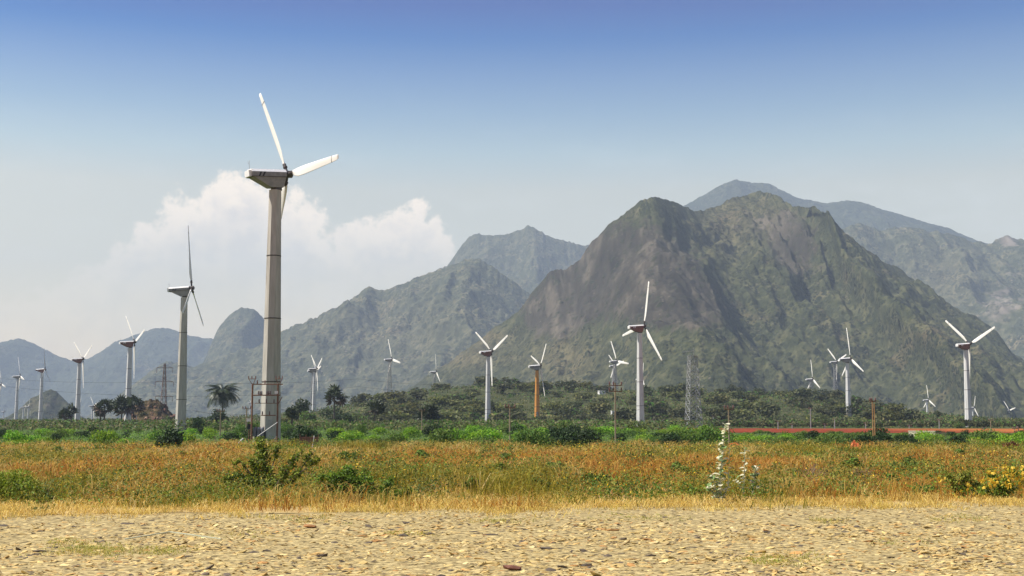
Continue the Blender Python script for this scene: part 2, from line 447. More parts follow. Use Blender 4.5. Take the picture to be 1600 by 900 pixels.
tag(obj("ground", me), "flat dry plain of grass and scrub running to the mountains", kind="structure")

# the ploughed red field on the right, behind the green belt
def red_mat():
    m, t = newmat("ploughed_red_soil")
    pos = t.n("ShaderNodeNewGeometry").outputs["Position"]
    n_ = t.noise(pos, 0.15, 5, 0.6); sx = t.n("ShaderNodeSeparateXYZ", {0: pos}).outputs[0]
    col = t.mix(t.rng(t.math("ADD", sx, t.math("MULTIPLY", n_, 30)), 85, 130), (0.25, 0.045, 0.015, 1), (0.42, 0.14, 0.032, 1))
    col = t.mix(t.rng(n_, 0.38, 0.62, 0, 0.9), col, t.mix(1.0, col, (0.5, 0.55, 0.6, 1), "MULTIPLY"))
    finish(t, col, 0.95, (t.noise(pos, 2.0, 4), 0.6, 0.15), 0.1)
    return m
M["red_field"] = red_mat()
V = []
for f in np.linspace(0, 1, 40):
    for x in np.linspace(36, 270, 56):
        y = (232 - min(88, max(0, x - 62) * 0.75)) * (1 - f) + (335 - 0.12 * (x - 60)) * f
        y += (float(fbm(np.array([x / 9]), np.array([3.3]), 8, 3)[0]) - 0.5) * 34 * (1 - f)
        V.append((x, y, gz(x, y) + 0.05 + 0.5 * (float(fbm(np.array([x / 14]), np.array([y / 18]), 18, 3)[0]) - 0.35) * math.sin(math.pi * f)))
tag(obj("red_field", mesh("red_field", V, grid_faces(40, 56), M["red_field"], smooth=True)), "strip of bare red soil beyond the green shrubs", kind="structure")

# ------------------------------------------------------------------ mountains
def smooth1(a, k):
    k = max(1, int(k)); ker = np.hanning(2 * k + 3)[1:-1]; ker /= ker.sum()
    return np.convolve(np.pad(a, (len(ker) // 2,), "edge"), ker, "valid")
def blob(a, b, cx, cy, rx, ry, s=1.0): return s * np.exp(-(((a - cx) / rx) ** 2 + ((b - cy) / ry) ** 2))
def mountain(name, label, sil, D, mat, seed, step=1.6, rows=150, k=1.6, w0=200, depth=None, e=1.25, amp=1.0, scale=1.0, rockfn=None, ribs=None, rough=1.0, foot=-30.0):
    sx, sy = np.array(sil, float).T
    px = np.arange(sx[0], sx[-1], step)
    py = np.interp(px, sx, sy)
    py = smooth1(py, 4 / step)
    ru = (fbm(px / 22, px * 0, seed, 4, 0.6) - 0.5) * 9 * rough + (vnoise(px / 3.2, px * 0, seed + 5) - 0.5) * 2.2 * rough
    py = py + ru * np.clip((640 - py) / 60, 0.1, 1)
    Dr = np.full_like(px, D)
    if depth:
        dx, dd = np.array(depth, float).T
        Dr = D * (1 + smooth1(np.interp(px, dx, dd), 24 / step))
    Dr = Dr * (1 + (fbm(px / 120, px * 0 + 3.3, seed + 9, 3) - 0.5) * 0.05)
    Rr = np.array([at(a, b, d) for a, b, d in zip(px, py, Dr)])
    Z = np.maximum(Rr[:, 2], 2) - foot
    Wd = smooth1(Z, 60 / step) * k + w0
    mpp = D / F * step
    tt = np.concatenate([-np.linspace(1, 0.15, 7) ** 1.0, np.linspace(0, 1, rows) ** 1.15])
    Zs = [Z, smooth1(Z, 15 / step), smooth1(Z, 50 / step), smooth1(Z, 110 / step)]
    T = np.clip(tt, 0, 1)[:, None]
    zz = np.zeros((len(tt), len(px)))
    lev = np.clip(T * 5, 0, 3)
    for i in range(4):
        zz += np.clip(1 - np.abs(lev - i), 0, 1) * Zs[i][None]
    prof = (1 - T) ** e
    back = np.clip(-tt, 0, 1)[:, None]
    zz = zz * prof * (1 - back ** 1.2)
    Yg = Rr[:, 1][None] - tt[:, None] * Wd[None] * np.where(tt < 0, 0.9, 1.0)[:, None]
    Xg = np.repeat(Rr[:, 0][None], len(tt), 0)
    env = sst(T, 0.0, 0.16) * (1 - sst(T, 0.86, 1.0)) * np.where(tt < 0, 0, 1)[:, None]
    zl = smooth1(Z, 60 / step)[None] / 400.0
    wx = (fbm(Xg / (180 * scale), Yg / (180 * scale), seed + 50, 3) - 0.5) * 150 * scale
    g1 = ridged((Xg + wx) / (240 * scale), Yg / (620 * scale) + wx / (900 * scale), seed + 1, 3) - 0.62
    g2 = ridged((Xg + wx * 0.5) / (85 * scale), Yg / (190 * scale), seed + 2, 4) - 0.62
    g3 = fbm(Xg / (30 * scale), Yg / (36 * scale), seed + 3, 4, 0.6) - 0.5
    g4 = vnoise(Xg / (7.5 * scale), Yg / (9 * scale), seed + 4) - 0.5
    rk = np.zeros_like(zz); br = np.zeros_like(zz)
    zz = zz + env * amp * zl ** 0.7 * (105 * g1 + 62 * g2 + 26 * g3)
    if rockfn:
        P = np.stack([Xg, Yg, zz + foot], -1).reshape(-1, 3)
        a, b = proj(P)
        rk, br = rockfn(a.reshape(zz.shape), b.reshape(zz.shape))
    zz = zz - env * amp * zl ** 0.7 * np.clip(rk, 0, 1) * 0.6 * (40 * g2 + 18 * g3)
    if ribs:
        cl_ = np.clip(blob(a, b, *ribs), 0, 1).reshape(zz.shape)
        zz = zz + env * cl_ * (46 * (ridged((Xg + wx * 0.12) / 34, Yg / 300, seed + 77, 2) - 0.55) + 18 * (ridged((Xg + wx * 0.1) / 13, Yg / 90, seed + 78, 2) - 0.55))
    fine = (0.4 + 0.6 * env)
    zz = zz + fine * amp * np.where(tt < 0, 0, 1)[:, None] * scale * (2.4 * g4 * (1 - 0.8 * np.clip(rk, 0, 1))) * sst(T, 0.0, 0.03)
    V = np.stack([Xg, Yg, zz + foot], -1)
    me = mesh(name, V, grid_faces(len(tt), len(px)), mat, smooth=True, attr={"rock": rk.ravel(), "bare": br.ravel()})
    return tag(obj(name, me), label, kind="structure")

GR = ((0.013, 0.018, 0.007), (0.05, 0.055, 0.022), (0.135, 0.125, 0.058))
RK = ((0.018, 0.015, 0.011), (0.046, 0.039, 0.027), (0.145, 0.12, 0.085))
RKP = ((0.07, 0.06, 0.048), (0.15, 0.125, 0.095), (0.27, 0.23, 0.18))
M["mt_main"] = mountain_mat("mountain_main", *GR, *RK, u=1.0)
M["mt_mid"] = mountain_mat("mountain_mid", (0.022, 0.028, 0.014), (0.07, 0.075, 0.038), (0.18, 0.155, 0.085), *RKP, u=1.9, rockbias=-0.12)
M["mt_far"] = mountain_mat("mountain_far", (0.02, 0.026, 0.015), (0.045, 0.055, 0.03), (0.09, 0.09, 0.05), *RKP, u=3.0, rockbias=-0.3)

def rock_main(a, b):
    r = blob(a, b, 985, 420, 120, 85, 0.95) + blob(a, b, 860, 490, 60, 50, 0.75) + blob(a, b, 1090, 480, 90, 50, 0.5) + blob(a, b, 1240, 385, 48, 60, 0.8) + blob(a, b, 1165, 345, 60, 30, 0.35) \
        + blob(a, b, 1370, 420, 70, 26, 0.4) + blob(a, b, 905, 420, 40, 40, 0.4)
    d = blob(a, b, 880, 560, 55, 35, 0.7) + blob(a, b, 1140, 350, 40, 50, 0.6) + blob(a, b, 1210, 345, 30, 30, 0.5) + blob(a, b, 1440, 520, 50, 20, 0.35) + blob(a, b, 720, 560, 60, 16, 0.8) + blob(a, b, 760, 528, 40, 14, 0.9)
    return r, d
mountain("main_mountain", "steep rocky massif with twin summits behind the right turbines",
         [(560, 650), (620, 622), (640, 606), (690, 574), (740, 536), (790, 500), (810, 486), (830, 458), (862, 424), (885, 421), (905, 405), (925, 378), (950, 354), (980, 331), (1000, 313), (1022, 305),
          (1045, 311), (1065, 320), (1085, 330), (1100, 326), (1125, 318), (1150, 308), (1185, 299), (1215, 306), (1240, 322), (1258, 325), (1272, 319), (1290, 338), (1310, 363), (1340, 388), (1370, 404),
          (1400, 415), (1430, 440), (1465, 465), (1500, 490), (1530, 524), (1560, 549), (1600, 578), (1660, 610), (1720, 640)],
         2200, M["mt_main"], 11, step=1.25, rows=330, k=1.5, w0=260, e=1.2,
         depth=[(560, 0), (850, -0.04), (1022, -0.1), (1100, 0.05), (1185, 0.1), (1235, 0.05), (1275, -0.06), (1400, 0.0), (1720, 0)], rockfn=rock_main, ribs=(1240, 385, 60, 70))
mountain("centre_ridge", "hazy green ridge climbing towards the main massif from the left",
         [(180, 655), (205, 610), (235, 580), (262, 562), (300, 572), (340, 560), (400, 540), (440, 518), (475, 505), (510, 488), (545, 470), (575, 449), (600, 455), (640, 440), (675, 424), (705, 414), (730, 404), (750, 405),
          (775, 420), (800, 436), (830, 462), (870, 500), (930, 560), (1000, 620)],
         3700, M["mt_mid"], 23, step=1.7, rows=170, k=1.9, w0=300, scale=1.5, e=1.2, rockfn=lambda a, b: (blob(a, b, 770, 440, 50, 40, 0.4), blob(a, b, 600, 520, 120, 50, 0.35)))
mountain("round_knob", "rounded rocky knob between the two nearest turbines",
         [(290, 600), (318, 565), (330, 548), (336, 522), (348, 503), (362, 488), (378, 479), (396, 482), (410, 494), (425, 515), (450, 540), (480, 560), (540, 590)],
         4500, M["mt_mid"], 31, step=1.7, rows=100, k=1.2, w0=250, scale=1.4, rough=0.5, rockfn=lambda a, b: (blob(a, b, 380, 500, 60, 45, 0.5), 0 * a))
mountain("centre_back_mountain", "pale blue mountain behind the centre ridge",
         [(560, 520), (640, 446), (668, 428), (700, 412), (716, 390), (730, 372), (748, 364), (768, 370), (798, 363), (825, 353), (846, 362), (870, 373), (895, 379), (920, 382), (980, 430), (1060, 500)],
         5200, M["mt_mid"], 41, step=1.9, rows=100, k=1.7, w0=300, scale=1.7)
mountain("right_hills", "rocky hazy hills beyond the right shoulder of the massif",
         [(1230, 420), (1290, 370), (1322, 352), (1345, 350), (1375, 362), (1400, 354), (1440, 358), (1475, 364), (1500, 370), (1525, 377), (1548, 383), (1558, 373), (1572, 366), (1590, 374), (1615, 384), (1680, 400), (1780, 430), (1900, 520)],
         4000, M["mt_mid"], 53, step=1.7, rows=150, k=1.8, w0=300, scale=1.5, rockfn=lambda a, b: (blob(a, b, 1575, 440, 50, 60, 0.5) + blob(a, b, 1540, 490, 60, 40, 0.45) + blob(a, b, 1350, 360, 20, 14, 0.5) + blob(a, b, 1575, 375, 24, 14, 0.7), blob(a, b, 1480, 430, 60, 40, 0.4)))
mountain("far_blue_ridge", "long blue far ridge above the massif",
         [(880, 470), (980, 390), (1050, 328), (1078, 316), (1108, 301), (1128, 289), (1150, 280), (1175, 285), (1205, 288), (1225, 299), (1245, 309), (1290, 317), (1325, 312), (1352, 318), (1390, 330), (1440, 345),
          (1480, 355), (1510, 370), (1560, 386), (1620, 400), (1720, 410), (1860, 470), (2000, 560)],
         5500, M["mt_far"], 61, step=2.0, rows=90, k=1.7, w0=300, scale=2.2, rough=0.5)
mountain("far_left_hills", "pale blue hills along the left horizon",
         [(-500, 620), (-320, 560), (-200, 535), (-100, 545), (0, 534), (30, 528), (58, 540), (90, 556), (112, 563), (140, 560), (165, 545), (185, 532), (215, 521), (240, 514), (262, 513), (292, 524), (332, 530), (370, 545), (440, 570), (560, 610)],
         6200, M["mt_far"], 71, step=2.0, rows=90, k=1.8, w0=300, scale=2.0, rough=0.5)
mountain("small_hillock", "small dark hillock behind the leftmost turbines",
         [(-40, 660), (10, 652), (30, 640), (48, 622), (66, 614), (80, 609), (88, 611), (98, 622), (110, 636), (125, 650), (150, 660)],
         1900, M["mt_main"], 83, step=1.3, rows=60, k=1.3, w0=80, scale=0.6, rockfn=lambda a, b: (blob(a, b, 80, 630, 30, 20, 0.5), blob(a, b, 50, 630, 20, 10, 0.6)))

# ------------------------------------------------------------------ wind turbines
def blade_mesh():
    st = [(1.15, 0.3, 0.3, 0, 0.0), (1.5, 0.5, 0.42, 20, 0.0), (2.2, 0.95, 0.3, 19, 0.1), (3.2, 1.2, 0.24, 14, 0.18), (4.6, 1.16, 0.2, 9, 0.17), (6.5, 1.04, 0.16, 5, 0.15), (8.8, 0.9, 0.12, 2.5, 0.12),
          (11.0, 0.76, 0.085, 1, 0.1), (12.5, 0.64, 0.06, 0, 0.08), (13.0, 0.44, 0.03, 0, 0.04)]
    n = 12; V = []
    for z, ch, th, tw, off in st:
        for k in range(n):
            a = 2 * math.pi * k / n
            y = math.cos(a) * ch / 2; x = math.sin(a) * th / 2 * (1.0 if ch < 0.5 else (0.65 + 0.55 * math.cos(a)))
            y -= off; ca, sa = math.cos(R(-tw * 1.0)), math.sin(R(-tw * 1.0))
            V.append((x * ca - y * sa, x * sa + y * ca, z))
    m = len(st)
    fs = np.array([(i * n + k, i * n + (k + 1) % n, (i + 1) * n + (k + 1) % n, (i + 1) * n + k) for i in range(m - 1) for k in range(n)])
    return mesh("blade", V, [fs, np.array([[(m - 1) * n + k for k in range(n)]])], M["blade"], smooth=True)
BLADE = blade_mesh()
b = MB(); b.lathe([(0.17, 0.35), (0.17, 1.0), (0.27, 1.02), (0.27, 1.16), (0.22, 1.18), (0.22, 1.55)], 10); ROOT = b.mesh("blade_root", M["dark_metal"])
b = MB(); b.box((0.0, -0.09, 11.35), (0.11, 0.76, 0.04)); TIPJ = b.mesh("tip_joint", M["joint"])
b = MB()
b.tube([(-0.55, 0, 0), (-0.2, 0, 0), (0.2, 0, 0), (0.42, 0, 0), (0.5, 0, 0)], 0.42, 10); b.tube([(0.5, 0, 0), (0.62, 0, 0)], 0.3, 10, 0.12)
HUB = b.mesh("hub", M["dark_metal"])

def nacelle_meshes(red):
    """hull along +X (rotor end); origin at the rotor axis above the tower centre"""
    V = []; secs = [(-3.75, -0.55, 0.2), (-2.6, -0.78, 0.3), (-1.0, -1.55, 0.34), (0.72, -1.72, 0.38), (1.0, -0.55, 0.36)]
    # upper box with chamfered roof edges
    b = MB()
    xs = [-3.75, 1.0]
    prof = [(-0.78, -0.42), (-0.8, 0.1), (-0.52, 0.42), (0.52, 0.42), (0.8, 0.1), (0.78, -0.42)]
    vs = [(x, y, z) for x in xs for y, z in prof]
    b.add(vs, [(0, 6, 7, 1), (4, 10, 11, 5), (5, 11, 6, 0), (0, 1, 2, 3, 4, 5), (11, 10, 9, 8, 7, 6)])
    body = b.mesh("nacelle", M["nacelle_red"] if red else M["nacelle"])
    b = MB(); vs2 = [(x, y * 1.006, z + 0.004) for x in (-3.77, 1.02) for y, z in [prof[1], prof[2], prof[3], prof[4]]]
    b.add(vs2, [(0, 4, 5, 1), (1, 5, 6, 2), (2, 6, 7, 3), (0, 1, 2, 3), (7, 6, 5, 4), (3, 7, 4, 0)])
    roof = b.mesh("roof", M["white"])
    b = MB()  # wedge keel
    k = [(-3.6, -0.42), (0.98, -0.42), (0.62, -1.62), (-1.0, -1.62)]
    vs = [(x, s * (0.74 if z > -1 else 0.62), z) for s in (-1, 1) for x, z in k]
    b.add(vs, [(0, 1, 2, 3), (7, 6, 5, 4), (0, 4, 5, 1), (1, 5, 6, 2), (2, 6, 7, 3), (3, 7, 4, 0)])
    keel = b.mesh("keel", M["nacelle_red"] if red else M["nacelle"])
    b = MB(); b.box((-1.4, 0, -0.44), (4.75, 1.66, 0.06)); seam = b.mesh("trim", M["joint"])
    b = MB(); b.box((-3.95, 0, -0.1), (0.38, 1.2, 0.7)); tail = b.mesh("tail_box", M["white"])
    stripes = []
    for x in (-2.5, -1.95):
        for s in (-1, 1):
            b = MB()
            b.add([(x - 0.35, s * 0.79, -0.4), (x - 0.1, s * 0.79, -0.4), (x + 0.2, s * 0.812, 0.08), (x - 0.05, s * 0.812, 0.08),
                   (x - 0.35, s * 0.77, -0.4), (x - 0.1, s * 0.77, -0.4), (x + 0.2, s * 0.77, 0.08), (x - 0.05, s * 0.77, 0.08)],
                  [(0, 1, 2, 3), (4, 7, 6, 5), (0, 4, 5, 1), (1, 5, 6, 2), (2, 6, 7, 3), (3, 7, 4, 0)])
            stripes.append(b.mesh("stripe", M["black"] if not red else M["white"]))
    b = MB(); b.tube([(-3.7, 0, 0.4), (-3.7, 0, 1.25)], 0.025, 5); b.tube([(-3.7, 0, 1.0), (-3.85, 0, 1.1), (-3.85, 0, 1.3)], 0.02, 5); b.tube([(-3.7, 0, 1.25), (-3.6, 0, 1.42)], 0.03, 5)
    mast = b.mesh("anemometer", M["steel"])
    b = MB(); b.lathe([(0.62, -1.92), (0.62, -1.62)], 12); yaw = b.mesh("yaw_bearing", M["joint"])
    for me_ in [body, roof, keel, seam, tail, mast] + stripes:
        for v in me_.vertices:
            if v.co.x < -0.6: v.co.x = -0.6 + (v.co.x + 0.6) * 0.82
    return dict(nacelle=body, roof=roof, keel=keel, trim=seam, tail_box=tail, stripes=stripes, anemometer=mast, yaw_bearing=yaw)
NAC = nacelle_meshes(False); NACR = nacelle_meshes(True)
TILT = R(5)
_sec_cache = {}
def tower_tube(root, H, mat, yaw, r0=1.2, r1=0.7, joints=(0.235, 0.485, 0.735)):
    zs = [-0.6] + [H * j for j in joints] + [H]
    rad = lambda z: r0 + (r1 - r0) * min(1, max(0, z / H)) ** 0.9
    rot = (0, 0, -yaw + R(3))
    for i in range(len(zs) - 1):
        b = MB(); b.lathe([(rad(zs[i]), zs[i]), (rad(zs[i + 1]), zs[i + 1] - (0.0 if i == len(zs) - 2 else 0.05))], 8, ph=0.5)
        b.obj("tower_section", mat, root, rot=rot)
        if i < len(zs) - 2:
            z = zs[i + 1]; rr = rad(z) * 1.03
            b = MB(); b.lathe([(rr, z - 0.07), (rr, z + 0.05)], 8, ph=0.5); b.obj("joint_band", M["joint"], root, rot=rot)
    b = MB(); a = math.pi / 8 * 12; rr = rad(1.2) * math.cos(math.pi / 8)
    b.box((0, -rr, 1.5), (0.75, 0.06, 1.9)); b.obj("tower_door", M["steel"], root, rot=rot)
def bars(b, pts, r):
    for p, q in pts: b.tube([p, q], r, 4, cap=False)
def tower_lattice(root, H, yaw, w0=1.9, w1=0.62, r=0.095, n=11):
    rot = (0, 0, -yaw + R(14))
    wd = lambda z: w0 + (w1 - w0) * (z / H) ** 0.85
    for sx, sy in ((1, 1), (1, -1), (-1, -1), (-1, 1)):
        b = MB(); b.tube([(sx * wd(z), sy * wd(z), z - (0.8 if z == 0 else 0)) for z in np.linspace(0, H, 7)], 0.1, 5); b.obj("leg", M["steel"], root, rot=rot)
    b = MB(); zs = H * (1 - (1 - np.linspace(0, 1, n + 1)) ** 1.0)
    cs = [(1, 1), (1, -1), (-1, -1), (-1, 1)]
    for i in range(n):
        for j in range(4):
            A, B = cs[j], cs[(j + 1) % 4]; a, c_ = wd(zs[i]), wd(zs[i + 1])
            b.tube([(A[0] * a, A[1] * a, zs[i]), (B[0] * c_, B[1] * c_, zs[i + 1])], r, 4, cap=False)
            b.tube([(B[0] * a, B[1] * a, zs[i]), (A[0] * c_, A[1] * c_, zs[i + 1])], r, 4, cap=False)
            b.tube([(A[0] * c_, A[1] * c_, zs[i + 1]), (B[0] * c_, B[1] * c_, zs[i + 1])], r, 4, cap=False)
    b.obj("bracing", M["steel"], root, rot=rot)
def turbine(hx, hy, hz, yaw, phi, L, label, style="white", red=False, group="wind turbines on the plain"):
    yaw, phi = R(yaw), R(phi)
    bx, by = hx - 1.5 * math.cos(yaw), hy - 1.5 * math.sin(yaw)
    g = gz(bx, by)
    root = thing("wind_turbine", label, "wind turbine", (bx, by, g), yaw, group)
    zh = hz - g - 0.13
    N = NACR if red else NAC
    H = zh - 1.9
    if style == "lattice": tower_lattice(root, H, yaw)
    else: tower_tube(root, H, M[{"concrete": "concrete", "white": "white_tower", "rust": "rust_tower"}[style]], yaw)
    Rt = Matrix.Rotation(-TILT, 4, "Y")
    nac = obj("nacelle", N["nacelle"], root); nac.matrix_local = Matrix.Translation((0, 0, zh)) @ Rt
    for nm in ("roof", "keel", "trim", "tail_box", "anemometer", "yaw_bearing"):
        obj(nm, N[nm], nac)
    for s_ in N["stripes"]: obj("stripe", s_, nac)
    hubM = Matrix.Translation((0, 0, zh)) @ Rt @ Matrix.Translation((1.5, 0, 0))
    h = obj("hub", HUB, root); h.matrix_local = hubM
    sc = L / 13.0
    wd_ = 1.3 if hy > 600 else 1.0     # the small far machines carry broader blades
    for k in range(3):
        bl = obj("blade", BLADE, root)
        bl.matrix_local = hubM @ Matrix.Rotation(-(phi + k * 2 * math.pi / 3), 4, "X") @ Matrix.Diagonal((sc * wd_, sc * wd_, sc, 1))
        obj("blade_root", ROOT, bl); obj("tip_joint", TIPJ, bl)
    return root

TB = [
 (-25.6, 138.9, 30.3, 36, 30, 12.2, "tallest and nearest wind turbine, beige octagonal concrete tower with dark joint rings", "concrete", False),
 (-68.0, 260.9, 30.2, 4, 2, 13.6, "second nearest wind turbine, grey tower with one blade pointing straight up", "concrete", False),
 (-421.6, 1023.4, 31.4, 36, 18, 13.0, "wind turbine cut by the left edge of the photograph", "white", False),
 (-317.3, 799.0, 30.2, 32, 18, 13.0, "white turbine nearest the left edge that shows its whole tower", "white", False),
 (-253.5, 672.0, 29.5, 8, 2, 11.5, "white turbine standing in front of the small dark hillock", "white", True),
 (-185.3, 534.1, 28.4, 38, 54, 13.0, "white turbine with V shaped blades beside the pair of short palms", "white", True),
 (-125.7, 411.3, 28.1, 32, 45, 13.0, "white turbine rising behind the cluster of dark palms, red brown nacelle", "white", True),
 (-422.6, 1254.7, 16.0, 36, 45, 13.0, "small far turbine just left of the cluster of dark palms", "white", False),
 (-449.0, 1290.0, 16.8, 30, 75, 13.0, "faint far turbine half hidden beside the tower with V shaped blades", "white", False),
 (-638.6, 1626.8, 18.3, 28, 42, 13.0, "far turbine with thin upright blade, left one of the close pair before the hillock", "white", False),
 (-622.0, 1600.0, 18.8, 28, 80, 13.0, "far turbine with level nacelle, right one of the close pair before the hillock", "white", False),
 (-690.0, 1690.0, 13.0, 20, 80, 11.0, "faint tiny turbine low beside the left edge of the photograph", "white", False),
 (-500.0, 1900.0, 27.0, 28, 20, 11.0, "tiny white turbine right of the second nearest tower, before the round knob", "white", False),
 (-393.0, 1870.0, 27.0, 28, 60, 9.0, "tiny white turbine right behind the foot of the second nearest tower", "white", False),
 (-109.2, 692.8, 30.7, 24, 54, 13.0, "white turbine in front of the dark trees right of the nearest turbine", "white", False),
 (-113.5, 716.0, 30.6, 24, 40, 12.0, "lattice tower turbine close behind the white turbine by the dark trees", "lattice", False),
 (-73.3, 754.8, 39.0, 28, 18, 13.0, "lattice tower turbine with one blade up and one pointing right", "lattice", False),
 (-57.3, 936.4, 38.4, 16, 112, 13.0, "lattice tower turbine above the round bushy palm", "lattice", False),
 (-7.5, 453.0, 27.2, 32, 54, 13.0, "white turbine with wide V shaped blades left of the rusty tower", "white", True),
 (11.6, 502.8, 24.2, 16, 70, 13.0, "turbine on a rusty orange tower", "rust", False),
 (37.2, 347.3, 28.6, 24, 99, 13.0, "large white turbine before the massif with maroon nacelle and one long raised blade", "white", True),
 (94.4, 895.1, 31.5, 10, 92, 13.0, "turbine hidden behind the white tower with the maroon nacelle, two blades peeping out", "lattice", False),
 (62.9, 742.8, 37.3, 28, 21, 13.0, "upper lattice tower turbine of the overlapping pair", "lattice", False),
 (72.0, 860.0, 39.5, 28, 45, 11.0, "lower lattice tower turbine of the overlapping pair", "lattice", False),
 (204.2, 840.9, 29.7, 8, 0, 13.0, "small turbine with inverted Y blades rising from the wooded hill", "lattice", False),
 (211.3, 804.5, 39.8, 16, 48, 13.0, "lattice turbine with V shaped blades just left of a taller white tower", "lattice", False),
 (142.2, 519.4, 27.9, 8, 3, 13.0, "white turbine with one blade straight up rising from the red soil strip", "white", False),
 (145.7, 393.3, 26.3, 20, 51, 13.0, "white turbine at the right with wide V shaped blades and red brown nacelle", "white", True),
 (367.9, 1096.0, 19.6, 8, 2, 13.0, "small far turbine between the tower on the red soil and the rightmost large tower", "white", False),
 (497.3, 1336.3, 15.2, 8, 96, 13.0, "tiny turbine directly right of the rightmost large tower", "white", False),
 (539.5, 1394.1, 11.1, 8, 81, 13.0, "tiny turbine in the middle of the three beside the right edge", "white", False),
 (528.3, 1319.4, 12.0, 8, 42, 13.0, "tiny turbine with V shaped blades nearest the right edge", "white", False),
 (-12.0, 1650.0, 23.5, 20, 62, 11.0, "turbine behind the low scrub hill with a single white blade showing", "lattice", False),
 (170.0, 1130.0, 25.0, 12, 98, 12.0, "turbine hidden behind the steel mast, one blade tip showing", "lattice", False),
]
for a in TB: turbine(*a)

# ------------------------------------------------------------------ masts, poles, wires
mx = at(1084, 679, 390)
ms = thing("steel_mast", "bare steel lattice mast without a nacelle before the massif", "mast", (mx.x, mx.y, gz(mx.x, mx.y)))
H = at(1084, 556, 390).z - ms.location.z
tower_lattice(ms, H, 0, 2.2, 1.15, 0.1, 9)
b = MB(); b.box((0, 0, H), (2.6, 2.6, 0.15)); b.tube([(0.3, 0, H), (0.3, 0, H + 2.6)], 0.08, 5); b.tube([(-3.0, 0, H + 1.2), (0.3, 0, H + 1.6)], 0.08, 5); b.obj("top_plate", M["steel"], ms)

px_ = at(255.5, 640, 600)
py_ = thing("transmission_pylon", "tall steel transmission pylon with three pairs of arms left of the second turbine", "pylon", (px_.x, px_.y, 0))
H = at(255.5, 568, 600).z
wd = lambda z: 2.0 + (0.28 - 2.0) * (z / H) ** 0.7
for sx, sy in ((1, 1), (1, -1), (-1, -1), (-1, 1)):
    b = MB(); b.tube([(sx * wd(z), sy * wd(z), z) for z in np.linspace(0, H, 7)], 0.15, 4); b.obj("leg", M["rust"], py_)
b = MB(); zs = np.linspace(0, H, 11); cs = [(1, 1), (1, -1), (-1, -1), (-1, 1)]
for i in range(10):
    for j in range(4):
        A, B = cs[j], cs[(j + 1) % 4]; a, c_ = wd(zs[i]), wd(zs[i + 1])
        b.tube([(A[0] * a, A[1] * a, zs[i]), (B[0] * c_, B[1] * c_, zs[i + 1])], 0.12, 4, cap=False)
        b.tube([(B[0] * a, B[1] * a, zs[i]), (A[0] * c_, A[1] * c_, zs[i + 1])], 0.12, 4, cap=False)
b.obj("bracing", M["steel"], py_)
for zf, wdt in ((0.93, 3.9), (0.70, 4.4), (0.46, 4.1)):
    b = MB(); z = H * zf
    b.tube([(-wdt, 0, z), (wdt, 0, z)], 0.16, 4); b.tube([(-wdt, 0, z), (0, 0, z + 1.2), (wdt, 0, z)], 0.07, 4)
    arm = b.obj("crossarm", M["rust"], py_)
    for s_ in (-1, 1):
        b = MB(); b.lathe([(0.06, 0), (0.16, -0.4), (0.06, -0.8), (0.16, -1.2), (0.06, -1.6), (0.16, -2.0), (0.06, -2.4)], 6, (s_ * wdt, 0, z)); b.obj("insulator", M["insulator"], arm)

def pole(px, py_top, py_base, mat, label, arm=1.3, arms=1, r=0.085, Y=None, name="utility_pole", two=False):
    p = gp(px, py_base) if Y is None else at(px, py_base, Y)
    g = gz(p.x, p.y); H = at(px, py_top, p.y).z - g
    o = thing(name, label, "pole", (p.x, p.y, g), R(8))
    b = MB(); b.tube([(0, 0, -0.3), (0, 0, H)], r, 7, r * 0.72); b.obj("post", M[mat], o)
    if two:
        b = MB(); b.tube([(0.22, 0.1, -0.3), (0.22, 0.1, H * 0.9)], r, 7, r * 0.72); b.obj("post", M[mat], o)
    for k in range(arms):
        z = H - 0.25 - k * 0.55
        b = MB(); b.box((0, -r - 0.04, z), (arm * 2, 0.07, 0.08)); a = b.obj("crossarm", M["rust"], o)
        for xx in (-arm * 0.9, -arm * 0.3, arm * 0.9):
            b = MB(); b.lathe([(0.03, 0.06), (0.07, 0.1), (0.09, 0.18), (0.05, 0.26), (0.08, 0.3), (0.03, 0.36)], 6, (xx, -r - 0.04, z)); b.obj("insulator", M["insulator"], a)
    return o
P1 = pole(796.7, 633, 697, "wood", "slim wooden pole at the edge of the yellow field, left of the rusty turbine", 0.5)
P2 = pole(962, 598, 697.7, "wood", "tall double crossarm pole in front of the overlapping lattice turbines", 0.62, 2)
P3 = pole(1139.5, 635, 698, "wood", "wooden pole beside the tall pale milkweed plant", 0.45)
pole(1365, 623, 699, "pole_orange", "ochre twin pole in front of the tower on the red soil strip", 0.28, 1, 0.055, two=True)
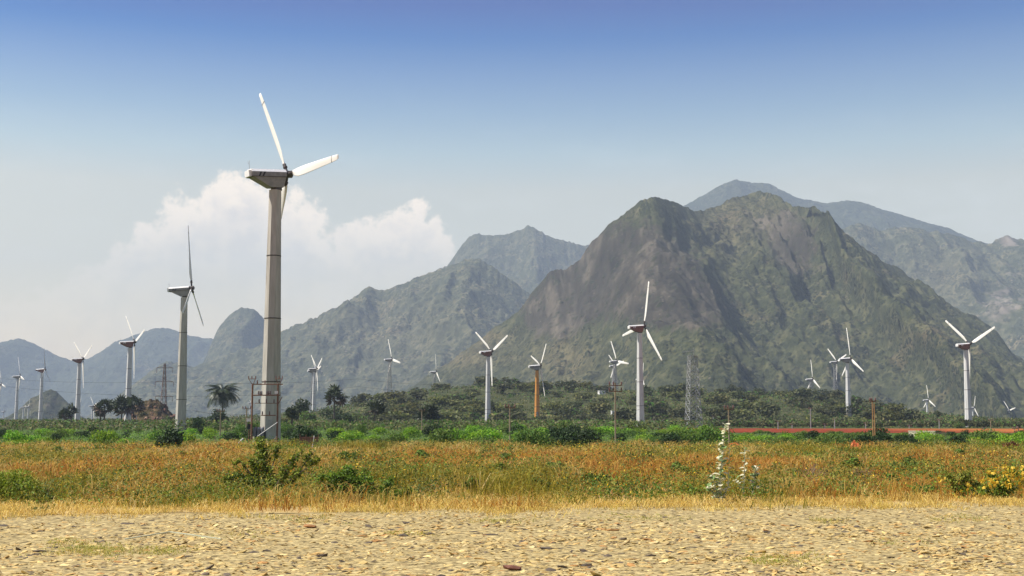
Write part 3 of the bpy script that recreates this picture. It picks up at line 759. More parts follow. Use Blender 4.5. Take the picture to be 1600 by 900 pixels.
for px, a, c_, Y, lab in [(1267, 637, 672, 330, "grey pole on the red soil below the inverted Y turbine"), (1216, 657, 677, 300, "short white topped pole at the left end of the red soil"),
                          (1304.5, 653, 676, 320, "pole with a crossarm just left of the tower on the red soil"), (1238, 662, 676, 330, "short post between two poles on the red soil strip"),
                          (1289, 662, 676, 330, "thin short post left of the crossarm pole on the red soil"), (1353, 660, 677, 330, "short pole just right of the tower on the red soil"),
                          (1386, 668, 677, 330, "short post near the dark round bush on the red soil edge"), (1468, 655, 677, 330, "pole behind the whitewashed wall"),
                          (1421, 664, 678, 320, "thin post on the red soil left of the whitewashed wall"), (1549, 655, 686, 250, "white post right of the rightmost large tower"),
                          (1586, 668, 688, 240, "left one of two thin posts near the right edge"), (1592, 667, 688, 240, "right one of two thin posts near the right edge"),
                          (1537, 668, 682, 300, "short post between the rightmost large tower and the white post"),
                          (384.5, 636, 684, 165, "dark pole with a crossarm left of the substation"), (344, 640, 680, 180, "thin pole in front of the coconut palm"),
                          (659, 640, 676, 225, "thin brown pole left of the round bushy palm"), (1036, 655, 672, 400, "short pole right of the large maroon turbine"), (1022, 655, 672, 420, "thin short pole by the foot of the large maroon turbine"),
                          (213, 648, 668, 420, "bare forked steel post at the foot of the palm cluster"), (80, 648, 664, 560, "left one of two thin posts below the small hillock"), (88, 650, 664, 560, "right one of two thin posts below the small hillock"),
                          (1115, 650, 672, 420, "thin pole right of the bare steel mast"), (742, 640, 660, 500, "thin pole left of the white turbine with wide blades")]:
    pole(px, a, c_, "wood" if Y < 280 else "steel", lab, 0.55, 1, 0.11 if Y < 280 else 0.14, Y)
def cable(pts, label, r, sag=0.6):
    b = MB(); P = []
    for p, q in zip(pts[:-1], pts[1:]):
        for k in range(12):
            f = k / 12; v = Vector(p).lerp(Vector(q), f); v.z -= sag * 4 * f * (1 - f); P.append(v)
    P.append(Vector(pts[-1])); b.tube(P, r, 4)
    return tag(b.obj("power_cable", M["cable"]), label, "cable")
cable([at(300, 641, 150), at(440, 640, 150), at(659, 641, 150), at(797, 640, 150), at(1000, 640, 150)], "thin dark power cable strung low across the shrubs right of the substation", 0.022)
zH = py_.location
cable([at(-40, 588, 610), (zH.x, zH.y, H * 0.7), at(560, 592, 620), at(760, 600, 640)], "high power cable from the pylon across the hazy valley", 0.06, 1.5)
cable([at(-40, 598, 610), (zH.x + 4, zH.y, H * 0.46), at(560, 604, 620), at(760, 612, 640)], "lower power cable from the pylon across the hazy valley", 0.06, 1.5)

# substation in front of the nearest turbine
SY = 118.0
def q(px, py, dy=0.0): return at(px, py, SY + dy)
base = q(394.7, 697); bz = gz(base.x, SY)
sub = thing("substation_frame", "rusty twin post switching frame with insulators in front of the nearest turbine", "electrical frame", (base.x, SY, bz))
def rel(px, py, dy=0.0): return q(px, py, dy) - Vector((base.x, SY, bz))
for x0, yt in ((394.7, 600), (434.5, 600)):
    b = MB(); v = rel(x0, yt); b.tube([(v.x, 0, -0.3), (v.x, 0, v.z)], 0.085, 6); b.obj("post", M["rust"], sub)
def ins(par, px, py, s_=1.0):
    v = rel(px, py); b = MB(); b.lathe([(0.03 * s_, 0), (0.07 * s_, 0.05 * s_), (0.04 * s_, 0.1 * s_), (0.075 * s_, 0.16 * s_), (0.035 * s_, 0.22 * s_), (0.06 * s_, 0.28 * s_), (0.02 * s_, 0.33 * s_)], 6, v); b.obj("insulator", M["insulator"], par)
for (xa, xb, y, r_, inl) in [(394, 442, 600.5, 0.05, [402, 414]), (395, 438, 617.5, 0.06, [404, 406.5, 409, 417, 419.5, 422]), (398, 434, 630, 0.03, [405, 416, 428]), (408, 431, 649, 0.05, [410, 421])]:
    b = MB(); b.tube([rel(xa, y, -0.1), rel(xb, y, -0.1)], r_, 5); bm_ = b.obj("beam", M["rust"], sub)
    for x0 in inl: ins(bm_, x0, y - 0.5, 1.1)
for xs0 in ((388.5, 393.5, 399.5), (431, 436, 441)):
    b = MB(); c0 = 394.7 if xs0[0] < 400 else 436
    b.tube([rel(xs0[0], 592, -0.1), rel(xs0[2], 592, -0.1)], 0.03, 5); b.tube([rel(xs0[0], 592, -0.1), rel(c0 - 1, 600, -0.1)], 0.03, 5); b.tube([rel(xs0[2], 592, -0.1), rel(c0 + 1, 600, -0.1)], 0.03, 5)
    bm_ = b.obj("top_bracket", M["rust"], sub)
    for x0 in xs0: ins(bm_, x0, 592, 0.9)
b = MB(); b.tube([rel(424, 601, -0.05), rel(424, 617, -0.05)], 0.05, 5); b.obj("upright", M["steel"], sub)
v = rel(432, 613); b = MB(); b.box(v, (0.32, 0.25, 0.26)); b.obj("switch_box", M["white"], sub)
b = MB(); b.tube([rel(441, 620, -0.1), rel(435, 631, -0.1)], 0.04, 5); b.obj("brace", M["rust"], sub)
b = MB(); b.tube([rel(433.5, 660, -0.4), rel(402, 682, -0.6)], 0.032, 5); b.obj("strut", M["steel"], sub)
b = MB(); b.tube([rel(432, 682, -0.3), rel(420, 699, -0.6)], 0.05, 5); b.obj("strut", M["wood"], sub)
tv = q(405, 682, 0.6)
tr = thing("transformer", "dark transformer with blue grey drums under the switching frame", "transformer", (tv.x, SY + 0.6, gz(tv.x, SY + 0.6)))
zb = q(405, 690, 0.6).z - tr.location.z
b = MB(); b.box((0, 0.15, zb + 0.55), (1.15, 0.7, 1.0)); b.obj("tank", M["black"], tr)
b = MB(); b.box((0, 0.1, (zb) / 2), (1.3, 0.8, max(0.2, zb) - 0.1)); b.obj("plinth", M["plaster"], tr)
for k in range(3):
    b = MB(); b.lathe([(0.13, 0), (0.155, 0.05), (0.155, 0.75), (0.1, 0.85)], 9, (-0.35 + k * 0.35, -0.34, zb + 0.5)); b.obj("drum", M["drum"], tr)
    b = MB(); b.lathe([(0.03, 0), (0.07, 0.08), (0.04, 0.16), (0.06, 0.24), (0.02, 0.4)], 6, (-0.3 + k * 0.35, 0.1, zb + 1.05)); b.obj("bushing", M["insulator"], tr)
mb = q(389.5, 656.5, 0.2); o = thing("meter_box", "small white meter box on a post left of the switching frame", "meter box", (mb.x, mb.y, gz(mb.x, mb.y)))
zz_ = mb.z - o.location.z
b = MB(); b.tube([(0, 0, -0.2), (0, 0, zz_)], 0.04, 6); b.obj("post", M["rust"], o)
b = MB(); b.box((0, -0.1, zz_), (0.42, 0.2, 0.26)); b.box((0, -0.1, zz_ + 0.15), (0.48, 0.26, 0.04)); b.obj("box", M["white"], o)
b = MB(); b.box((0, -0.05, zz_ - 0.6), (0.3, 0.2, 0.5)); b.obj("cabinet", M["black"], o)
def leaning(p0, p1, Y, r, mat, label, name="leaning_post"):
    a, c_ = at(*p0, Y), at(*p1, Y); g = gz(a.x, Y)
    o = MB(); o.tube([(0, 0, g - a.z - 0.1), (0, 0, 0), Vector(c_) - Vector(a)], r, 6)
    ob = o.obj(name, M[mat], loc=a); return tag(ob, label, "post")
leaning((488, 699), (491, 681), 108, 0.05, "white", "white leaning stake by the brown enclosure right of the nearest turbine")
leaning((373, 692), (380, 685), 112, 0.06, "white", "short white slanting stake left of the substation")
leaning((396.5, 699), (396.8, 682), 114, 0.09, "plaster", "short thick whitish post at the foot of the switching frame")
leaning((338, 690), (335, 681), 112, 0.04, "wood", "short brown leaning stake left of the white slanting one")
# brown enclosure
fe = gp(466, 699); fo = thing("enclosure_fence", "low brown enclosure of posts and sheets right of the nearest turbine", "fence", (fe.x, 112, gz(fe.x, 112)))
for k in range(4):
    b = MB(); b.tube([(k * 0.55, 0, -0.2), (k * 0.55, 0, 1.15)], 0.035, 5); b.obj("post", M["rust"], fo)
for k in range(3):
    b = MB(); b.box((k * 0.55 + 0.275, 0.03, 0.5), (0.5, 0.03, 0.85)); b.obj("panel", M["rust"], fo)

# whitewashed wall and shed on the right
wp = gp(1441, 692); wy = 165.0
wx = at(1441, 685, wy).x
o = thing("ruined_shed", "low whitewashed wall with a brown mud wall on its right", "shed", (wx, wy, gz(wx, wy)), R(-42))
b = MB(); b.box((0, 0, 0.2), (3.6, 0.3, 1.3)); b.obj("white_wall", M["plaster"], o)
b = MB(); b.box((1.75, 1.75, 0.1), (0.3, 3.0, 1.2)); b.obj("mud_wall", M["mud"], o)
b = MB(); b.box((-1.0, 2.2, 0.1), (0.3, 2.4, 1.1)); b.obj("back_wall", M["mud"], o)
b = MB(); b.box((0, 0, 0.9), (3.7, 0.4, 0.1)); b.obj("coping", M["plaster"], o)
for px, py, Y, wdt, lab in [(940, 643, 640, 3.2, "small white hut on the scrub slope left of the large maroon turbine"), (958, 661, 520, 1.5, "small white block at the foot of the overlapping lattice turbines")]:
    p = at(px, py, Y); g = gz(p.x, p.y); o = thing("hut", lab, "hut", (p.x, p.y, g), R(20))
    hh = max(1.6, p.z - g + 0.8)
    b = MB(); b.box((0, 0, hh / 2 - 0.5), (wdt, wdt * 0.8, hh + 1.0)); b.obj("wall", M["white"], o)
    b = MB(); b.box((0, 0, hh + 0.1), (wdt * 1.12, wdt * 0.9, 0.2)); b.obj("roof", M["white"], o)
    b = MB(); b.box((wdt * 0.2, -wdt * 0.4 - 0.02, hh * 0.55), (wdt * 0.28, 0.06, hh * 0.5)); b.obj("door", M["black"], o)

# ------------------------------------------------------------------ foliage
def leaf_cards(P, Nrm, size, asp=0.55, jit=0.9, r=rng, fold=True):
    """one diamond leaf (quad) per point, turned loosely towards Nrm"""
    n = len(P); N_ = Nrm + r.normal(0, jit, (n, 3)); N_ /= np.linalg.norm(N_, axis=1)[:, None] + 1e-9
    A = np.cross(N_, r.normal(0, 1, (n, 3))); A /= np.linalg.norm(A, axis=1)[:, None] + 1e-9
    B = np.cross(N_, A)
    s_ = (size * r.uniform(0.6, 1.3, n))[:, None]
    V = np.stack([P - A * s_, P + B * s_ * asp + N_ * s_ * 0.15, P + A * s_, P - B * s_ * asp + N_ * s_ * 0.15], 1).reshape(-1, 3)
    Fq = np.arange(4 * n).reshape(-1, 4)
    return V, Fq
def crown_points(n, lobes, r=rng, inner=0.45):
    """points in a set of ellipsoid lobes (cx,cy,cz,rx,ry,rz)"""
    lobes = np.array(lobes, float); vol = np.prod(lobes[:, 3:], 1) ** 0.67; idx = r.choice(len(lobes), n, p=vol / vol.sum())
    d = r.normal(0, 1, (n, 3)); d /= np.linalg.norm(d, axis=1)[:, None]
    rad = inner + (1 - inner) * r.uniform(0, 1, n) ** 0.5
    L = lobes[idx]
    return L[:, :3] + d * L[:, 3:] * rad[:, None], d
def crown(name, n, lobes, size, cols, inner=0.45, asp=0.55, r=rng, zmin=0.02, mat="leaf"):
    P, d = crown_points(n, lobes, r, inner); keep = P[:, 2] > zmin; P, d = P[keep], d[keep]
    V, Fq = leaf_cards(P, d + np.array([0, 0, 0.4]), size, asp, 0.8, r)
    ci = r.integers(0, len(cols), len(P)); c_ = np.array(cols)[ci] * r.uniform(0.7, 1.3, (len(P), 1))
    return mesh(name, V, Fq, M[mat], np.repeat(c_, 4, 0))
def rnd_lobes(k, R_, H, r, z0=0.0, low=0.25):
    L = []
    for i in range(k):
        a = r.uniform(0, 2 * math.pi); d = R_ * math.sqrt(r.uniform(0, 1)) * 0.62
        s_ = R_ * r.uniform(0.34, 0.55); hz = z0 + H * r.uniform(low, 0.75) * (1 - 0.35 * (d / R_))
        L.append((math.cos(a) * d, math.sin(a) * d, hz, s_, s_, min(s_ * 0.85, H * 0.4)))
    return L
BRIGHT = [(0.18, 0.36, 0.014), (0.23, 0.4, 0.018), (0.12, 0.26, 0.014), (0.29, 0.42, 0.03)]
MIDG = [(0.08, 0.16, 0.02), (0.12, 0.2, 0.028), (0.06, 0.12, 0.018), (0.16, 0.22, 0.04)]
DARK = [(0.018, 0.04, 0.01), (0.03, 0.06, 0.014), (0.045, 0.08, 0.018)]
OLIVE = [(0.14, 0.15, 0.035), (0.1, 0.115, 0.028), (0.19, 0.18, 0.05), (0.06, 0.075, 0.02)]
OLIVD = [(0.06, 0.072, 0.022), (0.085, 0.092, 0.028), (0.035, 0.046, 0.016), (0.11, 0.11, 0.038)]
def branches(name, tips, r0, mat="bark", base=(0, 0, 0), n=5, r=rng):
    b = MB()
    for tp in tips:
        p0 = Vector(base); p2 = Vector(tp); mid = p0.lerp(p2, 0.5) + Vector((r.normal(0, 0.08), r.normal(0, 0.08), 0.1)) * (p2 - p0).length
        b.tube([p0, mid, p2], r0, 5, r0 * 0.3)
    return b.mesh(name, M[mat])

def shrub_proto(name, n, Rr, H, cols, size, seed, label, cat, group, k=8, trunk=0.03):
    r = np.random.default_rng(seed); lob = rnd_lobes(k, Rr, H, r, 0, 0.22)
    o = thing(name, label, cat, (0, 0, 0), 0, group)
    obj("foliage", crown("foliage", n, lob, size, cols, 0.35, 0.6, r), o)
    obj("stem", branches("stem", [(l[0] * 0.9, l[1] * 0.9, l[2]) for l in lob[:5]], trunk, r=r), o)
    return o
def tree_proto(name, n, Rr, H, cols, size, seed, label, cat, group, k=9, trunk=0.16, tz=0.2):
    r = np.random.default_rng(seed); lob = rnd_lobes(k, Rr, H * (1 - tz), r, H * tz, 0.3)
    o = thing(name, label, cat, (0, 0, 0), 0, group)
    obj("crown", crown("crown", n, lob, size, cols, 0.4, 0.6, r), o)
    b = MB(); top = (r.normal(0, 0.2), r.normal(0, 0.2), H * (tz + 0.18))
    b.tube([(0, 0, -0.3), (0.04 * H, 0, H * tz * 0.6), top], trunk, 6, trunk * 0.6)
    for l in lob[:6]: b.tube([top, Vector(top).lerp(Vector(l[:3]), 0.6) + Vector((0, 0, 0.1)), l[:3]], trunk * 0.5, 5, trunk * 0.15)
    obj("trunk", b.mesh("trunk", M["bark"]), o)
    return o
used = set()
def put(protos, x, y, s_, rz=None, label=None, zs=1.0, group=None, z=None):
    p = protos[rng.integers(len(protos))] if isinstance(protos, list) else protos
    rz = rng.uniform(0, 6.28) if rz is None else rz
    loc = (x, y, gz(x, y) - 0.03 if z is None else z)
    sc = (s_, s_, s_ * zs)
    if p.name not in used:
        used.add(p.name); p.location = loc; p.rotation_euler = (0, 0, rz); p.scale = sc
        if label: p["label"] = label
        return p
    return dup(p, loc, rz, sc, label, group)

gB, gM_, gD = "bright green shrubs in the belt behind the field", "mid green shrubs in the belt behind the field", "dark green shrubs in the belt behind the field"
lB, lM, lD = "bright yellow green leafy shrub in the belt between field and turbines", "mid green rounded shrub in the belt between field and turbines", "dark green dense shrub in the belt between field and turbines"
brights = [shrub_proto("green_shrub", 1100, 1.5, 1.25, BRIGHT, 0.1, 100 + i, lB, "shrub", gB) for i in range(3)]
mids = [shrub_proto("green_shrub", 1100, 1.6, 1.6, MIDG, 0.1, 110 + i, lM, "shrub", gM_) for i in range(3)]
darks = [shrub_proto("dark_shrub", 1100, 1.3, 1.6, DARK, 0.1, 120 + i, lD, "shrub", gD) for i in range(2)]
for i in range(185):
    y = 106 + 110 * rng.uniform() ** 1.15
    px = rng.uniform(-30, 1630); x = at(px, 680, y).x
    if 380 < px < 450 and y < 135: continue
    if 1130 < px and y > 150: y = rng.uniform(108, 150); x = at(px, 680, y).x
    cl = fbm(np.array([x / 9.0]), np.array([y / 14.0]), 77, 2)[0]
    pr = brights if cl < 0.53 else (mids if cl < 0.66 else darks)
    put(pr, x, y, rng.uniform(0.75, 1.35) * (0.8 if px < 350 else 0.86 if px > 1130 else 1.05), zs=rng.uniform(0.85, 1.2) * (0.68 if 1130 < px < 1350 else 1.0))
# ones that stand out
for px, py, Y, s_, lab, pr, zs in [(263, 700, 102, 1.3, "dark round bush alone below the foot of the second nearest turbine", darks[0], 1.1), (920, 698, 110, 1.2, "large dark green bush right of the rusty turbine", darks[1], 1.0),
                               (1384, 703, 108, 0.72, "dark round bush right of the ochre twin pole", darks[0], 1.35), (1045, 700, 110, 0.9, "dark bush with a thin stem below the bare steel mast", darks[1], 1.1),
                               (470, 690, 118, 1.25, "wide dark green bush behind the brown enclosure", darks[0], 1.15), (310, 665, 240, 1.5, "dark bush right of the second turbine's foot", darks[1], 1.5),
                               (1350, 700, 112, 0.7, "leafy green bush just left of the ochre twin pole", mids[0], 1.4)]:
    x = at(px, py, Y).x; put(pr, x, Y, s_, label=lab, zs=zs, group="single dark bushes")

# low bushes breaking the near edge of the red soil
for i in range(26):
    px = rng.uniform(1140, 1610); y = rng.uniform(168, 225); x = at(px, 680, y).x
    put(mids if i % 3 else darks, x, y, rng.uniform(0.4, 0.85), zs=rng.uniform(0.4, 0.75), label="low bush growing along the near edge of the red soil strip", group="low bushes along the red soil")
# second rank: taller scrub and small trees behind the belt
gS, lS = "scrub bushes behind the belt", "grey green scrub bush behind the bright shrub belt"
scr = [shrub_proto("scrub_bush", 700, 2.4, 2.6, MIDG + OLIVE[:2], 0.2, 130 + i, lS, "bush", gS, 9, 0.06) for i in range(3)]
for i in range(70):
    y = rng.uniform(210, 430); px = rng.uniform(-20, 1120) if y < 345 else rng.uniform(-20, 1620); x = at(px, 670, y).x
    if x > 34 and y < 345: continue
    put(scr, x, y, rng.uniform(0.6, 1.15) * (0.7 if px < 330 else 1.0), zs=rng.uniform(0.7, 1.0))
# dark tree line behind the red field
gT, lT = "small dark trees along the far edge of the red soil", "dark low tree in the line along the far edge of the red soil"
lin = [tree_proto("low_tree", 420, 3.4, 5.2, OLIVD, 0.42, 140 + i, lT, "tree", gT) for i in range(3)]
for px in np.arange(1120, 1640, 8.0):
    y = rng.uniform(345, 400); x = at(px, 670, y).x
    put(lin, x, y, rng.uniform(0.45, 0.75), zs=rng.uniform(0.45, 0.8))
# trees of the low hill
gH, lH = "small trees scattered over the low hill", "olive green small tree on the low hill before the mountains"
hil = [tree_proto("hill_tree", 330, 4.2, 5.2, (OLIVE, OLIVD, MIDG[:1] + OLIVD)[i % 3], 0.55, 150 + i, lH, "tree", gH, 9, 0.2, 0.12) for i in range(5)]
n_ = 0
while n_ < 285:
    px = rng.uniform(560, 1430); y = rng.uniform(440, 880) if px > 640 else rng.uniform(430, 640); x = at(px, 640, y).x
    dens = fbm(np.array([x / 40]), np.array([y / 60]), 99, 3)[0] + (0.18 if px > 1120 and y > 620 else 0)
    if dens < 0.38: continue
    n_ += 1
    put(hil, x, y, rng.uniform(0.65, 1.75) * (1.15 if 1240 < px < 1340 and y > 600 else 1.0), zs=rng.uniform(0.5, 0.85))
gR, lR = "dark trees of the grove on the right of the low hill", "dark tree in the grove behind the tower on the red soil"
grove = [tree_proto("grove_tree", 480, 5.2, 8.5, OLIVD + DARK[1:2], 0.55, 160 + i, lR, "tree", gR, 10, 0.25, 0.12) for i in range(2)]
for px, Y, s_ in [(1140, 700, 0.9), (1160, 720, 0.85), (1185, 690, 0.8), (1215, 700, 0.75), (1248, 650, 0.8), (1262, 700, 0.95), (1285, 640, 0.95), (1300, 700, 1.0), (1318, 660, 0.9), (1340, 640, 0.75), (1365, 620, 0.6), (1395, 600, 0.45), (1425, 640, 0.42),
                  (1468, 520, 0.5), (1500, 600, 0.32), (1540, 600, 0.3), (1580, 560, 0.28)]:
    x = at(px, 640, Y).x; put(grove, x, Y, s_)
# big dark trees right of the nearest turbine
gK = "large dark trees right of the nearest turbine"
big = [tree_proto("shade_tree", 900, 4.2, 8.2, (DARK + OLIVD[:2], MIDG[:2] + OLIVE[:2], OLIVE)[i], 0.42, 170 + i, "", "tree", gK, 10, 0.25, 0.1) for i in range(3)]
for px, Y, s_, zs, k, lab in [(466, 380, 0.95, 1.3, 0, "darkest tall tree directly right of the nearest turbine"), (482, 372, 0.75, 1.0, 1, "lighter green tree in front of the tall dark tree"),
                              (520, 400, 0.95, 0.95, 0, "broad dark tree behind the palm right of the nearest turbine"), (555, 420, 0.8, 0.85, 1, "pale green round tree right of the palm"),
                              (450, 330, 0.55, 0.9, 2, "small olive tree beside the nearest tower's edge"), (690, 420, 0.5, 0.8, 1, "small round tree right of the bushy palm"), (545, 380, 0.6, 1.1, 0, "dark tree between the palm and the lattice turbine")]:
    x = at(px, 650, Y).x; put(big[k], x, Y, s_, label=lab, zs=zs)

# ground cover of the belt and hill: leafy mass that nobody could count
def cover(name, n, yf, pxf, hf, size, pal, label, ok=None):
    y = yf(rng.uniform(0, 1, n)); px = pxf(rng.uniform(0, 1, n))
    x = (px - 800) / F * y
    if ok is not None:
        kk = ok(x, y, px); x, y, px = x[kk], y[kk], px[kk]
    cl = fbm(x / 7, y / 12, 55, 3)
    h = hf(x, y) * sst(cl, 0.22, 0.55) * rng.uniform(0.1, 1, len(x))
    P = np.stack([x, y, ground_z(x, y) + h], -1)
    sz = size * np.sqrt(y / y.min()) ** 1.2
    V, Fq = leaf_cards(P, np.tile(np.array([0, -0.3, 0.8]), (len(P), 1)), sz, 0.6, 0.8)
    pal = np.array(pal); t_ = np.clip(cl * 1.2 + rng.normal(0, 0.15, len(x)), 0, 0.999)
    c_ = pal[(t_ * len(pal)).astype(int)] * rng.uniform(0.7, 1.3, (len(x), 1))
    return tag(obj(name, mesh(name, V, Fq, M["grass"], np.repeat(c_, 4, 0))), label, "ground cover", kind="stuff")
cover("low_scrub", 42000, lambda u: 104 + 130 * u ** 1.4, lambda u: -60 + 1720 * u, lambda x, y: 0.75 * np.ones_like(x), 0.075, BRIGHT[::-1] + MIDG, "low leafy green growth filling the belt behind the field", lambda x, y, px: ~((px > 1120) & (y > 168)))
cover("hill_scrub", 90000, lambda u: 240 + 640 * u ** 1.2, lambda u: -60 + 1720 * u, lambda x, y: 2.3 * np.ones_like(x), 0.31, OLIVE + MIDG[:1] + [(0.16, 0.15, 0.06)], "low olive scrub covering the plain behind the belt and the low hill", lambda x, y, px: ~((x > 36) & (y > 170) & (y < 345)))

# ------------------------------------------------------------------ palms
def fan_leaf():
    V = [(0, 0, 0), (0.02, 0, 0.85), (-0.02, 0, 0.85)]; fs = [[0, 1, 2]]
    n = 11; c0 = len(V); V.append((0, 0, 0.8))
    for k in range(n):
        a = R(-125 + 250 * k / (n - 1)); a2 = R(-125 + 250 * (k + 0.5) / (n - 1)); rr = 0.95
        V.append((math.sin(a) * rr * 0.55, 0.12 * (k % 2), 0.8 + math.cos(a) * rr * 0.55)); V.append((math.sin(a2) * rr, -0.08 - 0.1 * abs(math.sin(a2)), 0.8 + math.cos(a2) * rr))
    for k in range(n - 1):
        i = c0 + 1 + 2 * k; fs.append([c0, i, i + 2]); fs.append([i, i + 1, i + 2])
    return mesh("fan_leaf", V, np.array(fs), M["frond"])
FAN = fan_leaf(); FAND = FAN.copy(); FAND.materials.clear(); FAND.materials.append(M["dead_frond"])
def fan_palm(px, Y, top, crown_px, label, full=False, seed=0):
    r = np.random.default_rng(seed); p = at(px, top, Y); g = gz(p.x, p.y)
    H = p.z - g; rad = crown_px * Y / F / 2; hc = H - rad * 0.95
    o = thing("fan_palm", label, "palm", (p.x, p.y, g), r.uniform(0, 6), "fan palms on the plain")
    b = MB(); b.tube([(0.1, 0, -0.3), (0, 0, 0.6), (0.05, 0.05, hc * 0.6), (0, 0, hc)], 0.28, 8, 0.2); b.obj("trunk", M["palm_bark"], o)
    n = 26 if not full else 46
    for k in range(n):
        a = k * 2.4; up = 1 - 2 * (k + 0.5) / n * (0.78 if not full else 0.95)
        el_ = math.asin(max(-0.98, up)); s_ = rad / 1.72 * r.uniform(0.62, 1.45) * (1.15 if up < 0 else 1.0)
        d = Vector((math.cos(a) * math.cos(el_), math.sin(a) * math.cos(el_), math.sin(el_)))
        q_ = d.to_track_quat("Z", "Y") @ Euler((0, 0, r.uniform(0, 6.28))).to_quaternion()
        l = obj("leaf", FAND if k > n * 0.82 and not full else FAN, o, (0, 0, hc)); l.rotation_mode = "QUATERNION"; l.rotation_quaternion = q_; l.scale = (s_,) * 3
for a in [(523, 370, 605, 31, "tall fan palm standing clear in front of the dark trees", False, 1), (586, 340, 625, 29, "fan palm between the tall one and the lattice turbine", False, 2), (670, 330, 631, 32, "low bushy round fan palm without visible trunk", True, 3),
          (164, 400, 622, 28, "single fan palm left of the palm cluster", False, 4), (191, 395, 620, 32, "left palm of the cluster before the red brown nacelle turbine", False, 5), (210, 400, 617, 30, "right palm of the cluster before the red brown nacelle turbine", False, 6),
          (103, 430, 639, 19, "short left palm of the pair by the V bladed turbine", False, 7), (112, 440, 632, 20, "taller right palm of the pair by the V bladed turbine", False, 8), (157, 405, 638, 16, "small fan palm half hidden beside the single palm", False, 9), (456, 240, 637, 18, "small bushy palm touching the nearest tower's right edge", True, 10)]:
    fan_palm(*a)
def frond_mesh():
    L = 3.4; V = []; fs = []; n = 12
    P = [Vector((0, L * 0.95 * math.sin(1.15 * t_) , L * (0.42 * t_ - 0.75 * t_ * t_))) for t_ in np.linspace(0, 1, n)]
    for i, p in enumerate(P):
        V += [p + Vector((0.035, 0, 0)), p - Vector((0.035, 0, 0))]
    for i in range(n - 1): fs.append([2 * i, 2 * i + 1, 2 * i + 3]); fs.append([2 * i, 2 * i + 3, 2 * i + 2])
    for i in range(1, n - 1):
        for f in (0.0, 0.5):
            p = P[i].lerp(P[min(i + 1, n - 1)], f); q_ = P[i].lerp(P[min(i + 1, n - 1)], f + 0.47)
            ll = 0.85 * math.sin(math.pi * min(0.97, (i + 0.6) / n)) ** 0.6 + 0.1
            for s_ in (-1, 1):
                k = len(V); V += [p, q_, q_ + Vector((s_ * ll * 0.8, 0.35 * ll, -0.6 * ll))]; fs.append([k, k + 1, k + 2])
    return mesh("frond", [tuple(v) for v in V], np.array(fs), M["frond"])
FR = frond_mesh()
cx = at(348, 604, 370); o = thing("coconut_palm", "feathery coconut palm with drooping fronds left of the substation", "palm", (cx.x, cx.y, 0), 0.5)
hc = cx.z - 2.0
b = MB(); b.tube([(0.6, 0, -0.3), (0.3, 0, 2), (0.05, 0, hc * 0.7), (0, 0, hc)], 0.24, 8, 0.15); b.obj("trunk", M["palm_bark"], o)
for k in range(52):
    l = obj("frond", FR, o, (0, 0, hc), (R([42, 24, 2, -20][k % 4]) + rng.normal(0, 0.08), 0, k * 2.4), rng.uniform(1.55, 1.95))
# leafy bush at its foot
put(darks[0], at(338, 660, 350).x, 350, 3.0, label="dark bush at the foot of the coconut palm", zs=1.3)

# ------------------------------------------------------------------ red brown rock mound on the left
M["mound"] = mountain_mat("mound_scrub", (0.03, 0.035, 0.015), (0.1, 0.07, 0.035), (0.26, 0.15, 0.08), (0.05, 0.03, 0.025), (0.12, 0.068, 0.054), (0.26, 0.17, 0.115), u=0.12, rockbias=0.35)
u_ = np.linspace(-1, 1, 60); v_ = np.linspace(-1, 1, 40)
Um, Vm = np.meshgrid(u_, v_); mc = at(238, 668, 470)
Xm = mc.x + Um * 14; Ym = mc.y + Vm * 14
Zm = 9.0 * np.exp(-(np.abs(Um + 0.15) / 0.55) ** 4 - (np.abs(Vm) / 0.7) ** 3) + 4.0 * np.exp(-((Um - 0.6) / 0.3) ** 2 - (Vm / 0.6) ** 2)
Zm = Zm * (0.72 + 0.56 * fbm(Xm / 2.2, Ym / 2.2, 5, 4)) - 0.5
mo = obj("rocky_mound", mesh("rocky_mound", np.stack([Xm, Ym, Zm], -1), grid_faces(40, 60), M["mound"], smooth=False)); tag(mo, "red brown rocky mound behind the palm cluster", kind="structure")
def ico():
    t_ = (1 + 5 ** 0.5) / 2
    V = np.array([(-1, t_, 0), (1, t_, 0), (-1, -t_, 0), (1, -t_, 0), (0, -1, t_), (0, 1, t_), (0, -1, -t_), (0, 1, -t_), (t_, 0, -1), (t_, 0, 1), (-t_, 0, -1), (-t_, 0, 1)], float)
    Fi = np.array([(0, 11, 5), (0, 5, 1), (0, 1, 7), (0, 7, 10), (0, 10, 11), (1, 5, 9), (5, 11, 4), (11, 10, 2), (10, 7, 6), (7, 1, 8), (3, 9, 4), (3, 4, 2), (3, 2, 6), (3, 6, 8), (3, 8, 9), (4, 9, 5), (2, 4, 11), (6, 2, 10), (8, 6, 7), (9, 8, 1)])
    return V / np.linalg.norm(V[0]), Fi
IV, IF = ico()
BO = []
for k in range(4):
    c_ = np.array([(0.13, 0.065, 0.05), (0.22, 0.13, 0.085), (0.3, 0.19, 0.12), (0.09, 0.055, 0.05)][k])
    BO.append(mesh("boulder", IV * rng.uniform(0.75, 1.15, (12, 1)), IF, M["stone"], np.tile(c_, (12, 1))))
for k in range(46):
    a, b_ = rng.integers(4, 36), rng.integers(8, 54)
    if Zm[a, b_] < 1.2 or Zm[a, b_] > 8.0: continue
    obj("boulder", BO[k % 4], mo, (Xm[a, b_], Ym[a, b_], Zm[a, b_] + 0.2), tuple(rng.uniform(0, 6, 3)), (rng.uniform(0.6, 1.4), rng.uniform(0.6, 1.3), rng.uniform(0.5, 1.0)))
